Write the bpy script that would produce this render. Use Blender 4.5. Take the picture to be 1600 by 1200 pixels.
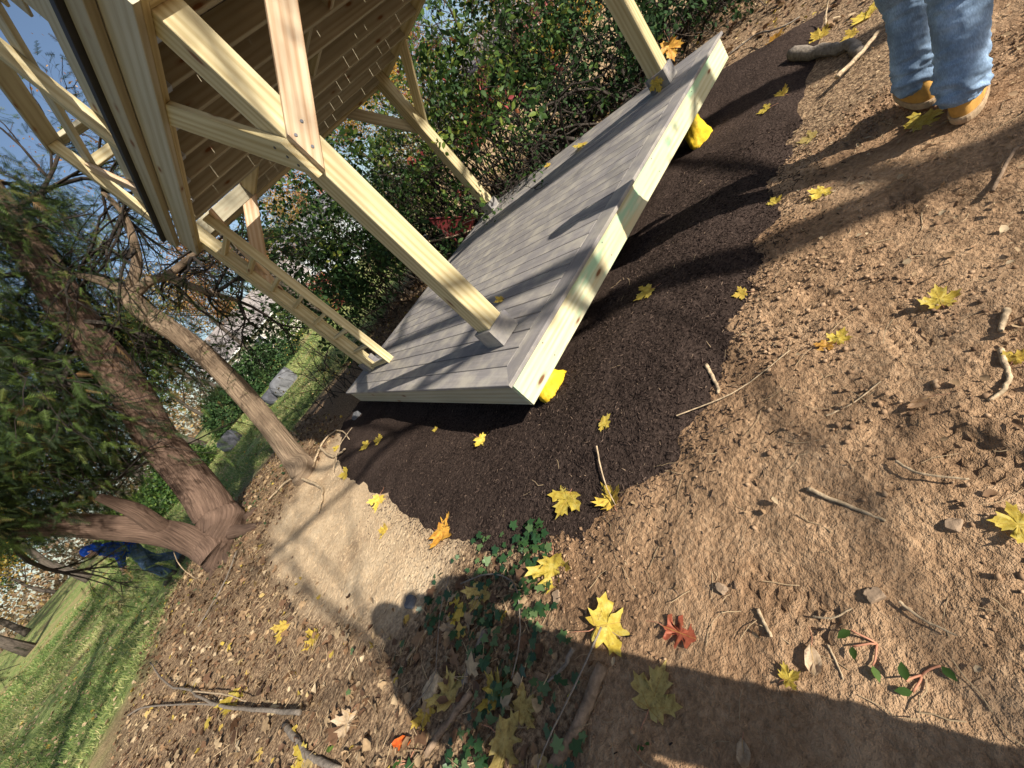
import bpy, bmesh, math, random
import numpy as np
from mathutils import Vector, Matrix, Quaternion

for o in list(bpy.data.objects):
    bpy.data.objects.remove(o)
scene = bpy.context.scene
COL = scene.collection
rnd = random.Random(7)
nrg = np.random.default_rng(11)

# ------------------------------------------------------------------ camera
CAM = np.array([-0.7514, -1.7768, 0.9365])
RC = np.array([[0.4793, -0.5661, -0.6707], [-0.8016, 0.0288, -0.5971], [0.3574, 0.8238, -0.44]])
u_, s_, vt_ = np.linalg.svd(RC)
RC = u_ @ vt_                      # rows: right, down, forward of the hand-held camera
FPX = 632.16
cam_data = bpy.data.cameras.new("camera")
cam_data.sensor_width = 36.0
cam_data.lens = 36.0 * FPX / 1600.0
cam_data.clip_start = 0.02
cam_data.clip_end = 3000
cam = bpy.data.objects.new("camera", cam_data)
COL.objects.link(cam)
m = Matrix(((RC[0][0], -RC[1][0], -RC[2][0], CAM[0]),
            (RC[0][1], -RC[1][1], -RC[2][1], CAM[1]),
            (RC[0][2], -RC[1][2], -RC[2][2], CAM[2]),
            (0, 0, 0, 1)))
cam.matrix_world = m
scene.camera = cam

# ------------------------------------------------------------------ world and sun
SUN = Vector((0.165, -0.85, 0.505)).normalized()
world = bpy.data.worlds.new("World")
scene.world = world
world.use_nodes = True
wn = world.node_tree
wn.nodes.clear()
sky = wn.nodes.new("ShaderNodeTexSky")
sky.sky_type = 'NISHITA'
sky.sun_disc = False
sky.sun_elevation = math.asin(SUN.z)
sky.sun_rotation = math.atan2(SUN.x, SUN.y)
sky.air_density = 1.0
sky.dust_density = 1.2
sky.ozone_density = 1.0
bg = wn.nodes.new("ShaderNodeBackground")
bg.inputs["Strength"].default_value = 0.08
wo = wn.nodes.new("ShaderNodeOutputWorld")
wn.links.new(sky.outputs[0], bg.inputs["Color"])
wn.links.new(bg.outputs[0], wo.inputs["Surface"])
sl = bpy.data.lights.new("sun", 'SUN')
sl.energy = 5.0
sl.angle = math.radians(0.5)
sl.color = (1.0, 0.94, 0.84)
so = bpy.data.objects.new("sun", sl)
COL.objects.link(so)
so.rotation_euler = SUN.to_track_quat('Z', 'Y').to_euler()
so.location = (0, -6, 8)
scene.view_settings.view_transform = 'Standard'
scene.view_settings.look = 'None'
scene.view_settings.exposure = 0.8
scene.view_settings.gamma = 1.0
scene.view_settings.use_curve_mapping = False
scene.render.engine = 'CYCLES'
scene.cycles.max_bounces = 4
scene.cycles.diffuse_bounces = 3
scene.cycles.transparent_max_bounces = 6

# ------------------------------------------------------------------ helpers
WM = {}


def reg(o, M=None, parent=None):
    M = Matrix.Identity(4) if M is None else M
    COL.objects.link(o)
    WM[o] = M
    if parent is not None:
        o.parent = parent
        o.matrix_parent_inverse = WM[parent].inverted()
    o.matrix_basis = M
    return o


def tag(o, label=None, cat=None, group=None, kind=None):
    if label:
        o["label"] = label
    if cat:
        o["category"] = cat
    if group:
        o["group"] = group
    if kind:
        o["kind"] = kind
    return o


def empty(name, loc=(0, 0, 0), label=None, cat=None, group=None):
    o = bpy.data.objects.new(name, None)
    o.empty_display_size = 0.1
    reg(o, Matrix.Translation(Vector(loc)))
    return tag(o, label, cat, group)


def mesh_np(name, verts, quads=None, tris=None, mat=None, smooth=False, var=None):
    """numpy arrays to mesh data"""
    me = bpy.data.meshes.new(name)
    verts = np.asarray(verts, np.float32)
    nq = 0 if quads is None else len(quads)
    nt = 0 if tris is None else len(tris)
    me.vertices.add(len(verts))
    me.vertices.foreach_set("co", verts.ravel())
    idx = []
    if nq:
        idx.append(np.asarray(quads, np.int32).ravel())
    if nt:
        idx.append(np.asarray(tris, np.int32).ravel())
    idx = np.concatenate(idx)
    me.loops.add(len(idx))
    me.loops.foreach_set("vertex_index", idx)
    me.polygons.add(nq + nt)
    ls = np.concatenate([np.arange(nq) * 4, nq * 4 + np.arange(nt) * 3]).astype(np.int32)
    me.polygons.foreach_set("loop_start", ls)
    me.update(calc_edges=True)
    if smooth:
        me.polygons.foreach_set("use_smooth", np.ones(nq + nt, dtype=bool))
    if var is not None:
        a = me.attributes.new("var", 'FLOAT', 'POINT')
        a.data.foreach_set("value", np.asarray(var, np.float32))
    if mat:
        me.materials.append(mat)
    me.validate()
    return me


def obj(name, me, parent=None, M=None):
    return reg(bpy.data.objects.new(name, me), M, parent)


# --- value noise
def _hash(ix, iy, iz):
    h = (ix.astype(np.int64) * 374761393 + iy.astype(np.int64) * 668265263 + iz.astype(np.int64) * 2147483647) & 0xFFFFFFFF
    h = ((h ^ (h >> 13)) * 1274126177) & 0xFFFFFFFF
    h = (h ^ (h >> 16)) & 0xFFFFFFFF
    return h / 4294967295.0


def vnoise(x, y, z=0.0):
    x = np.asarray(x, float)
    y = np.asarray(y, float) + 0 * x
    z = np.asarray(z, float) + 0 * x
    ix, iy, iz = np.floor(x), np.floor(y), np.floor(z)
    fx, fy, fz = x - ix, y - iy, z - iz
    fx = fx * fx * (3 - 2 * fx)
    fy = fy * fy * (3 - 2 * fy)
    fz = fz * fz * (3 - 2 * fz)
    r = 0
    for dx in (0, 1):
        for dy in (0, 1):
            for dz in (0, 1):
                w = (fx if dx else 1 - fx) * (fy if dy else 1 - fy) * (fz if dz else 1 - fz)
                r = r + w * _hash(ix + dx, iy + dy, iz + dz)
    return r * 2 - 1


def fbm(x, y, z=0.0, o=4, g=0.5):
    a, r, t = 1.0, 0.0, 0.0
    for i in range(o):
        r = r + a * vnoise(x * 2 ** i + 17.3 * i, y * 2 ** i - 9.1 * i, z * 2 ** i)
        t += a
        a *= g
    return r / t


# ------------------------------------------------------------------ ground shape
def smooth(a, b, x):
    t = np.clip((x - a) / (b - a), 0, 1)
    return t * t * (3 - 2 * t)


def poly_sd(x, y, P):
    """signed distance to polygon, negative inside"""
    x = np.asarray(x, float)
    y = np.asarray(y, float)
    d = np.full(x.shape, 1e9)
    ins = np.zeros(x.shape, bool)
    n = len(P)
    for i in range(n):
        ax, ay = P[i]
        bx, by = P[(i + 1) % n]
        ex, ey = bx - ax, by - ay
        t = np.clip(((x - ax) * ex + (y - ay) * ey) / (ex * ex + ey * ey), 0, 1)
        d = np.minimum(d, np.hypot(x - ax - t * ex, y - ay - t * ey))
        c = ((ay > y) != (by > y)) & (x < ex * (y - ay) / (ey if abs(ey) > 1e-9 else 1e-9) + ax)
        ins ^= c
    return np.where(ins, -d, d)


MULCH = [(4.6, -0.5), (2.9, -0.62), (1.95, -0.78), (1.25, -0.86), (0.72, -0.87), (0.35, -0.93), (-0.03, -0.9), (-0.27, -0.72),
         (-0.45, -0.58), (-0.6, -0.42), (-0.76, 0.0), (-0.83, 0.45), (-0.8, 1.4), (-0.86, 2.6), (-0.75, 3.6), (-0.3, 4.45), (1.5, 4.6), (4.6, 4.5)]
SAND = [(-0.3, 0.2), (-0.93, 0.26), (-1.2, 0.35), (-1.42, 0.55), (-1.75, 1.6), (-2.0, 3.1), (-1.9, 4.1), (-1.0, 4.3), (-0.3, 4.2)]
DIRT = [(-0.55, -0.2), (-0.85, -0.45), (-0.98, -0.75), (-1.25, -1.0), (-1.8, -2.0), (-2.5, -6.0), (9, -6.0), (4.5, -1.7), (2.6, -1.25), (2.1, -0.8), (2.0, 0.2)]
LAWN = [(-1.9, 9.0), (-3.3, 7.6), (-4.0, 5.6), (-4.6, 3.8), (-6.0, 1.0), (-9.0, -3.0), (-400, -60), (-400, 420), (60, 420), (24, 40), (12, 16), (3.5, 9.0), (1.5, 8.6)]


def ground_base(x, y):
    x = np.asarray(x, float)
    y = np.asarray(y, float)
    z = -0.395 - 0.045 * np.clip(x - 0.2, 0, 3.5) * smooth(1.5, -1.0, y)
    z = z + 0.06 * smooth(0.3, -0.3, y) * smooth(-0.8, 0.2, x) * smooth(2.5, 0.8, x)
    z = z + 0.22 * np.exp(-((x + 2.2) ** 2 / 3.0 + (y - 6.2) ** 2 / 2.2))
    z = z + 0.10 * np.exp(-((x + 0.9) ** 2 / 1.0 + (y - 5.2) ** 2 / 1.0))
    d = np.hypot(x, y)
    z = z + 0.034 * np.clip(d - 10, 0, 50)
    z = z + 0.05 * fbm(x * 0.35 + 3, y * 0.35, 0.5, 3)
    return z


def boot_print(x, y, cx, cy, ang):
    c, s = math.cos(ang), math.sin(ang)
    lx = (x - cx) * c + (y - cy) * s
    ly = -(x - cx) * s + (y - cy) * c
    msk = smooth(0.02, -0.01, np.maximum(np.abs(lx) - 0.11, np.abs(ly) - 0.045))
    lug = np.maximum(np.abs(np.sin(lx * math.pi / 0.034)) ** 6, np.abs(np.sin(ly * math.pi / 0.03)) ** 6)
    return msk * (-0.018 + 0.017 * lug), msk


PRINTS = [(-0.47, -1.285, 1.35), (0.45, -1.42, 0.5), (-0.02, -1.62, 0.9), (0.62, -1.1, 2.2), (1.15, -1.35, 0.2)]


def ground(x, y, fine=True):
    z = ground_base(x, y)
    if fine:
        x = np.asarray(x, float)
        y = np.asarray(y, float)
        dm = poly_sd(x, y, DIRT)
        sm = poly_sd(x, y, SAND)
        near = smooth(7, 3, np.hypot(x, y))
        wd = smooth(0.15, -0.1, dm) * near
        ws = smooth(0.12, -0.1, sm)
        rough = np.clip(fbm(x * 1.3, y * 1.3, 4.0, 2) * 1.4 + 0.45, 0, 1)
        a = fbm(x * 7, y * 7, 1.0, 4, 0.55)
        b = np.abs(fbm(x * 30, y * 30, 2.0, 3, 0.6))
        pm, pz = 0, 0
        for p in PRINTS:
            dz_, mk_ = boot_print(x, y, *p)
            pz = pz + dz_
            pm = np.maximum(pm, mk_)
        wd = wd * (1 - 0.85 * pm)
        z = z + wd * (0.022 * a + (0.08 + rough) * 0.019 * b)
        z = z + ws * 0.008 * a
        z = z + near * (1 - wd) * (1 - ws) * 0.014 * a
        z = z + pz
    return z


def G(px, py, lift=0.0):
    """where the sight line through a photo pixel meets the ground"""
    d = RC.T @ np.array([px - 800.0, py - 600.0, FPX])
    d /= np.linalg.norm(d)
    t = (-0.4 - CAM[2]) / d[2]
    for _ in range(12):
        p = CAM + d * t
        z = float(ground_base(p[0], p[1])) + lift
        t += 0.8 * (z - p[2]) / d[2]
    p = CAM + d * t
    return Vector((p[0], p[1], float(top(p[0], p[1])) + lift))


def AT(px, py, r):
    d = RC.T @ np.array([px - 800.0, py - 600.0, FPX])
    d /= np.linalg.norm(d)
    return Vector(CAM + d * r)


def mulch_h(x, y):
    sd = poly_sd(x, y, MULCH) + 0.06 * fbm(np.asarray(x) * 5, np.asarray(y) * 5, 7.0, 3)
    return -0.02 + 0.055 * smooth(0.03, -0.28, sd) + 0.018 * smooth(0.05, -0.03, sd) , sd


def mulch_top(x, y):
    h, sd = mulch_h(x, y)
    x = np.asarray(x, float)
    y = np.asarray(y, float)
    zb = ground_base(x, y)
    z = zb + h + smooth(0.02, -0.1, sd) * (0.02 * fbm(x * 3.2, y * 3.2, 9.0, 3) + 0.011 * np.abs(fbm(x * 22, y * 22, 5.0, 3, 0.6)))
    # a shallow swale on the open left side below the deck
    z = z - 0.05 * np.exp(-((x + 0.05) ** 2 / 0.05)) * smooth(0.0, 0.9, y) * smooth(3.4, 2.2, y)
    return z


def top(x, y):
    return np.maximum(ground(x, y), mulch_top(x, y))


# ------------------------------------------------------------------ material helpers
def new_mat(name, rough=0.8, spec=0.3):
    mt = bpy.data.materials.new(name)
    mt.use_nodes = True
    nt = mt.node_tree
    b = nt.nodes.get("Principled BSDF")
    b.inputs["Roughness"].default_value = rough
    b.inputs["Specular IOR Level"].default_value = spec
    return mt, nt, b


def nd(nt, typ, ins=None, **props):
    n = nt.nodes.new("ShaderNode" + typ)
    for k, v in props.items():
        setattr(n, k, v)
    for k, v in (ins or {}).items():
        s = n.inputs[k]
        if isinstance(v, bpy.types.NodeSocket):
            nt.links.new(v, s)
        else:
            s.default_value = v
    return n


def ramp(nt, fac, stops, interp='LINEAR'):
    r = nt.nodes.new("ShaderNodeValToRGB")
    r.color_ramp.interpolation = interp
    e = r.color_ramp.elements
    while len(e) < len(stops):
        e.new(0.5)
    for i, (p, c) in enumerate(stops):
        e[i].position = p
        e[i].color = (c[0], c[1], c[2], 1) if not isinstance(c, (int, float)) else (c, c, c, 1)
    nt.links.new(fac, r.inputs[0])
    return r.outputs[0]


def mixc(nt, fac, a, b, mode='MIX'):
    n = nt.nodes.new("ShaderNodeMix")
    n.data_type = 'RGBA'
    n.blend_type = mode
    for s, v in ((n.inputs[0], fac), (n.inputs[6], a), (n.inputs[7], b)):
        if isinstance(v, bpy.types.NodeSocket):
            nt.links.new(v, s)
        elif isinstance(v, (int, float)):
            s.default_value = v
        else:
            s.default_value = (v[0], v[1], v[2], 1)
    return n.outputs[2]


def bump(nt, b, h, strength=0.4, dist=0.01, prev=None):
    n = nd(nt, "Bump", {"Strength": strength, "Distance": dist, "Height": h})
    if prev is not None:
        nt.links.new(prev, n.inputs["Normal"])
    nt.links.new(n.outputs[0], b.inputs["Normal"])
    return n.outputs[0]


def obj_coords(nt, scale, rand=30.0):
    tc = nd(nt, "TexCoord")
    oi = nd(nt, "ObjectInfo")
    mul = nd(nt, "Math", {0: oi.outputs["Random"], 1: rand}, operation='MULTIPLY')
    add = nd(nt, "VectorMath", {0: tc.outputs["Object"], 1: mul.outputs[0]}, operation='ADD')
    mp = nd(nt, "Mapping", {"Vector": add.outputs[0], "Scale": scale})
    return mp.outputs[0], oi.outputs["Random"], add.outputs[0]


def wood_mat(name, c_light, c_dark, stain=0.0, knots=True, rough=0.62):
    mt, nt, b = new_mat(name, rough, 0.25)
    v, rn, raw = obj_coords(nt, (0.5, 7.0, 7.0))
    n1 = nd(nt, "TexNoise", {"Vector": v, "Scale": 3.0, "Detail": 6.0, "Roughness": 0.6, "Distortion": 0.3})
    mp2 = nd(nt, "Mapping", {"Vector": raw, "Scale": (0.35, 9.0, 9.0)})
    w = nd(nt, "TexWave", {"Vector": mp2.outputs[0], "Scale": 1.1, "Distortion": 7.0, "Detail": 3.0, "Detail Scale": 0.7}, wave_type='RINGS', rings_direction='X')
    mp3 = nd(nt, "Mapping", {"Vector": raw, "Scale": (3.0, 120.0, 120.0)})
    n3 = nd(nt, "TexNoise", {"Vector": mp3.outputs[0], "Scale": 1.0, "Detail": 2.0})
    f = nd(nt, "Math", {0: w.outputs["Fac"], 1: 0.28}, operation='MULTIPLY')
    f2 = nd(nt, "Math", {0: n1.outputs["Fac"], 1: 0.6, 2: f.outputs[0]}, operation='MULTIPLY_ADD')
    f3 = nd(nt, "Math", {0: n3.outputs["Fac"], 1: 0.34, 2: f2.outputs[0]}, operation='MULTIPLY_ADD')
    c = ramp(nt, f3.outputs[0], [(0.40, c_light), (0.60, tuple(0.5 * (a + d) + 0.02 for a, d in zip(c_light, c_dark))), (0.82, c_dark)])
    # broad tone drift
    nb = nd(nt, "TexNoise", {"Vector": raw, "Scale": 1.1, "Detail": 2.0})
    c = mixc(nt, ramp(nt, nb.outputs["Fac"], [(0.35, 0.0), (0.7, 0.35)]), c, (c_dark[0] * 0.9, c_dark[1] * 0.95, c_dark[2] * 0.9))
    # board to board
    hv = nd(nt, "HueSaturation", {"Color": c, "Hue": 0.5, "Saturation": 1.0})
    rv = nd(nt, "MapRange", {"Value": rn, "From Min": 0.0, "From Max": 1.0, "To Min": 0.86, "To Max": 1.1})
    nt.links.new(rv.outputs[0], hv.inputs["Value"])
    c = hv.outputs[0]
    if stain > 0:
        ms = nd(nt, "Mapping", {"Vector": raw, "Scale": (1.3, 6.0, 6.0)})
        ns = nd(nt, "TexNoise", {"Vector": ms.outputs[0], "Scale": 1.6, "Detail": 4.0, "Roughness": 0.65})
        c = mixc(nt, ramp(nt, ns.outputs["Fac"], [(0.47, 0.0), (0.6, stain)]), c, (0.33, 0.52, 0.33))
        ns2 = nd(nt, "TexNoise", {"Vector": ms.outputs[0], "Scale": 0.9, "Detail": 3.0})
        c = mixc(nt, ramp(nt, ns2.outputs["Fac"], [(0.55, 0.0), (0.75, stain * 0.7)]), c, (0.62, 0.42, 0.20))
    if knots:
        mk = nd(nt, "Mapping", {"Vector": raw, "Scale": (2.6, 8.5, 8.5)})
        vk = nd(nt, "TexVoronoi", {"Vector": mk.outputs[0], "Scale": 1.0, "Randomness": 1.0})
        kn = ramp(nt, vk.outputs["Distance"], [(0.07, 1.0), (0.11, 0.4), (0.18, 0.0)])
        c = mixc(nt, kn, c, (0.17, 0.075, 0.03))
    nt.links.new(c, b.inputs["Base Color"])
    bump(nt, b, f3.outputs[0], 0.25, 0.003)
    return mt


M = {}
M['pine'] = wood_mat("treated_pine", (0.58, 0.50, 0.30), (0.38, 0.29, 0.135))
M['pine_stained'] = wood_mat("treated_pine_stained", (0.60, 0.57, 0.39), (0.45, 0.40, 0.23), stain=0.85)
M['pine_red'] = wood_mat("treated_pine_pinkish", (0.63, 0.50, 0.34), (0.44, 0.27, 0.145))
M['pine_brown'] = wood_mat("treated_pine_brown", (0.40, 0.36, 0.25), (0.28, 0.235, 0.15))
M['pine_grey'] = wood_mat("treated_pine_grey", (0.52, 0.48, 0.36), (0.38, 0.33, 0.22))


def composite_mat(name, col):
    mt, nt, b = new_mat(name, 0.55, 0.35)
    v, rn, raw = obj_coords(nt, (0.6, 9.0, 9.0))
    n1 = nd(nt, "TexNoise", {"Vector": v, "Scale": 4.0, "Detail": 7.0, "Roughness": 0.65})
    n2 = nd(nt, "TexNoise", {"Vector": raw, "Scale": 5.0, "Detail": 5.0, "Roughness": 0.6})
    mp = nd(nt, "Mapping", {"Vector": raw, "Scale": (4.0, 110.0, 110.0)})
    n3 = nd(nt, "TexNoise", {"Vector": mp.outputs[0], "Scale": 1.0, "Detail": 3.0})
    f = nd(nt, "Math", {0: n1.outputs["Fac"], 1: 0.6}, operation='MULTIPLY')
    f = nd(nt, "Math", {0: n3.outputs["Fac"], 1: 0.4, 2: f.outputs[0]}, operation='MULTIPLY_ADD')
    c = ramp(nt, f.outputs[0], [(0.3, tuple(x * 0.72 for x in col)), (0.55, col), (0.75, tuple(x * 1.35 for x in col))])
    dust = ramp(nt, n2.outputs["Fac"], [(0.44, 0.0), (0.66, 0.7)])
    c = mixc(nt, dust, c, (0.40, 0.36, 0.29) if col[0] > 0.15 else tuple(k * 1.5 for k in col))
    hv = nd(nt, "HueSaturation", {"Color": c})
    rv = nd(nt, "MapRange", {"Value": rn, "To Min": 0.88, "To Max": 1.12})
    nt.links.new(rv.outputs[0], hv.inputs["Value"])
    nt.links.new(hv.outputs[0], b.inputs["Base Color"])
    bump(nt, b, f.outputs[0], 0.35, 0.002)
    return mt


M['composite'] = composite_mat("grey_composite", (0.225, 0.205, 0.195))
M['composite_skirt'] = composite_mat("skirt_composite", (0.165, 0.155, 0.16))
M['composite_under'] = composite_mat("brown_composite", (0.20, 0.195, 0.165))
M['composite_dark'] = composite_mat("dark_composite", (0.022, 0.021, 0.023))


def plain(name, col, rough=0.6, spec=0.4, metal=0.0, nscale=20.0, namt=0.25, bmp=0.1):
    mt, nt, b = new_mat(name, rough, spec)
    b.inputs["Metallic"].default_value = metal
    tc = nd(nt, "TexCoord")
    n = nd(nt, "TexNoise", {"Vector": tc.outputs["Object"], "Scale": nscale, "Detail": 5.0, "Roughness": 0.6})
    c = ramp(nt, n.outputs["Fac"], [(0.3, tuple(x * (1 - namt) for x in col)), (0.7, tuple(min(1, x * (1 + namt)) for x in col))])
    nt.links.new(c, b.inputs["Base Color"])
    if bmp:
        bump(nt, b, n.outputs["Fac"], bmp, 0.01)
    return mt


def var_mat(name, stops, rough=0.6, trans=0.0, spec=0.3, nscale=0.0, namt=0.3, interp='LINEAR'):
    """colour picked by the per-piece attribute 'var'"""
    mt, nt, b = new_mat(name, rough, spec)
    at = nd(nt, "Attribute", attribute_name="var")
    c = ramp(nt, at.outputs["Fac"], stops, interp)
    if nscale:
        tc = nd(nt, "TexCoord")
        n = nd(nt, "TexNoise", {"Vector": tc.outputs["Object"], "Scale": nscale, "Detail": 3.0})
        f = ramp(nt, n.outputs["Fac"], [(0.3, 1 - namt), (0.7, 1 + 0 * namt)])
        c = mixc(nt, 1.0, c, f, 'MULTIPLY')
    nt.links.new(c, b.inputs["Base Color"])
    if trans:
        tr = nd(nt, "BsdfTranslucent")
        nt.links.new(c, tr.inputs["Color"])
        mx = nd(nt, "MixShader", {0: trans, 1: b.outputs[0], 2: tr.outputs[0]})
        out = nt.nodes.get("Material Output")
        nt.links.new(mx.outputs[0], out.inputs["Surface"])
    return mt


def leaf_mat(name, c1, c2, c3, rough=0.55, trans=0.3, scale=18):
    mt, nt, b = new_mat(name, rough, 0.3)
    tc = nd(nt, "TexCoord")
    oi = nd(nt, "ObjectInfo")
    n = nd(nt, "TexNoise", {"Vector": tc.outputs["Object"], "Scale": scale, "Detail": 5.0, "Roughness": 0.65})
    c = ramp(nt, n.outputs["Fac"], [(0.32, c1), (0.52, c2), (0.72, c3)])
    add = nd(nt, "VectorMath", {0: tc.outputs["Object"], 1: oi.outputs["Random"]}, operation='ADD')
    n2 = nd(nt, "TexNoise", {"Vector": add.outputs[0], "Scale": 9.0, "Detail": 4.0, "Roughness": 0.7})
    c = mixc(nt, ramp(nt, n2.outputs["Fac"], [(0.56, 0.0), (0.70, 0.75)]), c, (c1[0] * 0.45, c1[1] * 0.36, c1[2] * 0.6))
    hv = nd(nt, "HueSaturation", {"Color": c})
    rv = nd(nt, "MapRange", {"Value": oi.outputs["Random"], "To Min": 0.72, "To Max": 1.1})
    nt.links.new(rv.outputs[0], hv.inputs["Value"])
    c = hv.outputs[0]
    nt.links.new(c, b.inputs["Base Color"])
    bump(nt, b, n.outputs["Fac"], 0.2, 0.004)
    tr = nd(nt, "BsdfTranslucent")
    nt.links.new(c, tr.inputs["Color"])
    mx = nd(nt, "MixShader", {0: trans, 1: b.outputs[0], 2: tr.outputs[0]})
    nt.links.new(mx.outputs[0], nt.nodes.get("Material Output").inputs["Surface"])
    return mt


def bark_mat(name, c_dark, c_light, sx=26.0, sz=2.2):
    mt, nt, b = new_mat(name, 0.9, 0.15)
    tc = nd(nt, "TexCoord")
    uvm = nd(nt, "Mapping", {"Vector": tc.outputs["UV"], "Scale": (sx, sz, 1.0)})
    w = nd(nt, "TexNoise", {"Vector": uvm.outputs[0], "Scale": 1.0, "Detail": 7.0, "Roughness": 0.7, "Distortion": 0.15})
    n = nd(nt, "TexNoise", {"Vector": tc.outputs["Object"], "Scale": 2.5, "Detail": 4.0})
    c = ramp(nt, w.outputs["Fac"], [(0.3, c_dark), (0.5, tuple(0.5 * (a + e) for a, e in zip(c_dark, c_light))), (0.68, c_light)])
    c = mixc(nt, ramp(nt, n.outputs["Fac"], [(0.4, 0.0), (0.7, 0.45)]), c, tuple(x * 0.7 for x in c_light))
    nt.links.new(c, b.inputs["Base Color"])
    bump(nt, b, w.outputs["Fac"], 1.0, 0.05)
    return mt


M['bark_cedar'] = bark_mat("cedar_bark", (0.035, 0.02, 0.015), (0.27, 0.175, 0.125), 60.0, 3.0)
M['bark_pale'] = bark_mat("pale_cedar_bark", (0.10, 0.06, 0.04), (0.46, 0.34, 0.225), 44.0, 2.6)
M['bark_dark'] = bark_mat("dark_bark", (0.03, 0.024, 0.02), (0.13, 0.105, 0.085), 18.0, 4.0)
M['twig'] = plain("twig_wood", (0.10, 0.075, 0.055), 0.85, 0.2, nscale=30, namt=0.5)
M['stick_pale'] = plain("dry_stick", (0.40, 0.30, 0.19), 0.9, 0.15, nscale=45, namt=0.5, bmp=0.6)
M['stick_brown'] = plain("brown_stick", (0.21, 0.145, 0.095), 0.9, 0.15, nscale=40, namt=0.5, bmp=0.6)
M['stick_grey'] = plain("grey_stick", (0.20, 0.165, 0.13), 0.9, 0.15, nscale=45, namt=0.4, bmp=0.6)
M['straw'] = plain("dry_straw", (0.40, 0.29, 0.17), 0.85, 0.2, nscale=3, namt=0.5, bmp=0)
M['metal'] = plain("screw_steel", (0.12, 0.12, 0.13), 0.4, 0.5, metal=0.8, nscale=200, namt=0.1, bmp=0)

# ------------------------------------------------------------------ ground sheet
def ground_material():
    mt, nt, b = new_mat("ground_earth", 0.92, 0.12)
    tc = nd(nt, "TexCoord")
    P = tc.outputs["Object"]
    at = nd(nt, "Attribute", attribute_name="zone")
    sep = nd(nt, "SeparateColor", {0: at.outputs["Color"]})
    nA = nd(nt, "TexNoise", {"Vector": P, "Scale": 2.2, "Detail": 4.0, "Roughness": 0.62})
    nB = nd(nt, "TexNoise", {"Vector": P, "Scale": 48.0, "Detail": 4.0, "Roughness": 0.7})
    nC = nd(nt, "TexNoise", {"Vector": P, "Scale": 190.0, "Detail": 2.0, "Roughness": 0.7})
    vo = nd(nt, "TexVoronoi", {"Vector": P, "Scale": 55.0, "Randomness": 1.0})
    f = nd(nt, "Math", {0: nB.outputs["Fac"], 1: 0.5}, operation='MULTIPLY')
    f = nd(nt, "Math", {0: nA.outputs["Fac"], 1: 0.5, 2: f.outputs[0]}, operation='MULTIPLY_ADD')
    dirt = ramp(nt, f.outputs[0], [(0.36, (0.16, 0.096, 0.054)), (0.5, (0.335, 0.210, 0.118)), (0.64, (0.49, 0.328, 0.195))])
    sand = ramp(nt, f.outputs[0], [(0.35, (0.36, 0.245, 0.145)), (0.5, (0.56, 0.41, 0.255)), (0.65, (0.70, 0.54, 0.35))])
    litter = ramp(nt, nB.outputs["Fac"], [(0.36, (0.08, 0.05, 0.03)), (0.5, (0.24, 0.155, 0.09)), (0.62, (0.42, 0.29, 0.17))])
    mpl = nd(nt, "Mapping", {"Vector": P, "Scale": (1, 1, 1)})
    nL = nd(nt, "TexNoise", {"Vector": mpl.outputs[0], "Scale": 0.55, "Detail": 3.0, "Roughness": 0.65})
    nL2 = nd(nt, "TexNoise", {"Vector": P, "Scale": 9.0, "Detail": 3.0, "Roughness": 0.7})
    g1 = ramp(nt, nL2.outputs["Fac"], [(0.35, (0.09, 0.14, 0.035)), (0.55, (0.24, 0.29, 0.09)), (0.7, (0.48, 0.46, 0.19))])
    g2 = ramp(nt, nL2.outputs["Fac"], [(0.35, (0.20, 0.17, 0.07)), (0.6, (0.40, 0.31, 0.15))])
    lawn = mixc(nt, ramp(nt, nL.outputs["Fac"], [(0.48, 0.0), (0.62, 0.85)]), g1, g2)
    tan = ramp(nt, nL2.outputs["Fac"], [(0.35, (0.36, 0.23, 0.11)), (0.6, (0.58, 0.41, 0.23))])
    nP = nd(nt, "TexNoise", {"Vector": P, "Scale": 0.9, "Detail": 3.0, "Roughness": 0.6})  # broad darker patches: moist soil, with soft dapple shade painted into the dirt colour
    dirt = mixc(nt, ramp(nt, nP.outputs["Fac"], [(0.42, 0.0), (0.62, 0.75)]), dirt, mixc(nt, 1.0, dirt, (0.66, 0.60, 0.56), 'MULTIPLY'))
    c = mixc(nt, sep.outputs[0], litter, dirt)
    c = mixc(nt, sep.outputs[1], c, sand)
    c = mixc(nt, sep.outputs[2], c, lawn)
    at2 = nd(nt, "Attribute", attribute_name="field")
    c = mixc(nt, at2.outputs["Fac"], c, tan)
    nt.links.new(c, b.inputs["Base Color"])
    h = nd(nt, "Math", {0: nC.outputs["Fac"], 1: 0.45, 2: nB.outputs["Fac"]}, operation='MULTIPLY_ADD')
    h2 = nd(nt, "Math", {0: vo.outputs["Distance"], 1: -0.5, 2: h.outputs[0]}, operation='MULTIPLY_ADD')
    bump(nt, b, h2.outputs[0], 0.85, 0.02)
    return mt


def axis_pts(lo, hi, step, far, g=1.16):
    c = list(np.arange(lo, hi + 1e-6, step))
    a, s = lo, step
    left = []
    while a > -far:
        s *= g
        a -= s
        left.append(a)
    a, s = hi, step
    right = []
    while a < far:
        s *= g
        a += s
        right.append(a)
    return np.array(left[::-1] + c + right)


def grid_faces(nx, ny):
    i = np.arange((nx - 1) * (ny - 1))
    r, cc = i // (nx - 1), i % (nx - 1)
    a = r * nx + cc
    return np.stack([a, a + 1, a + nx + 1, a + nx], 1)


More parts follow.
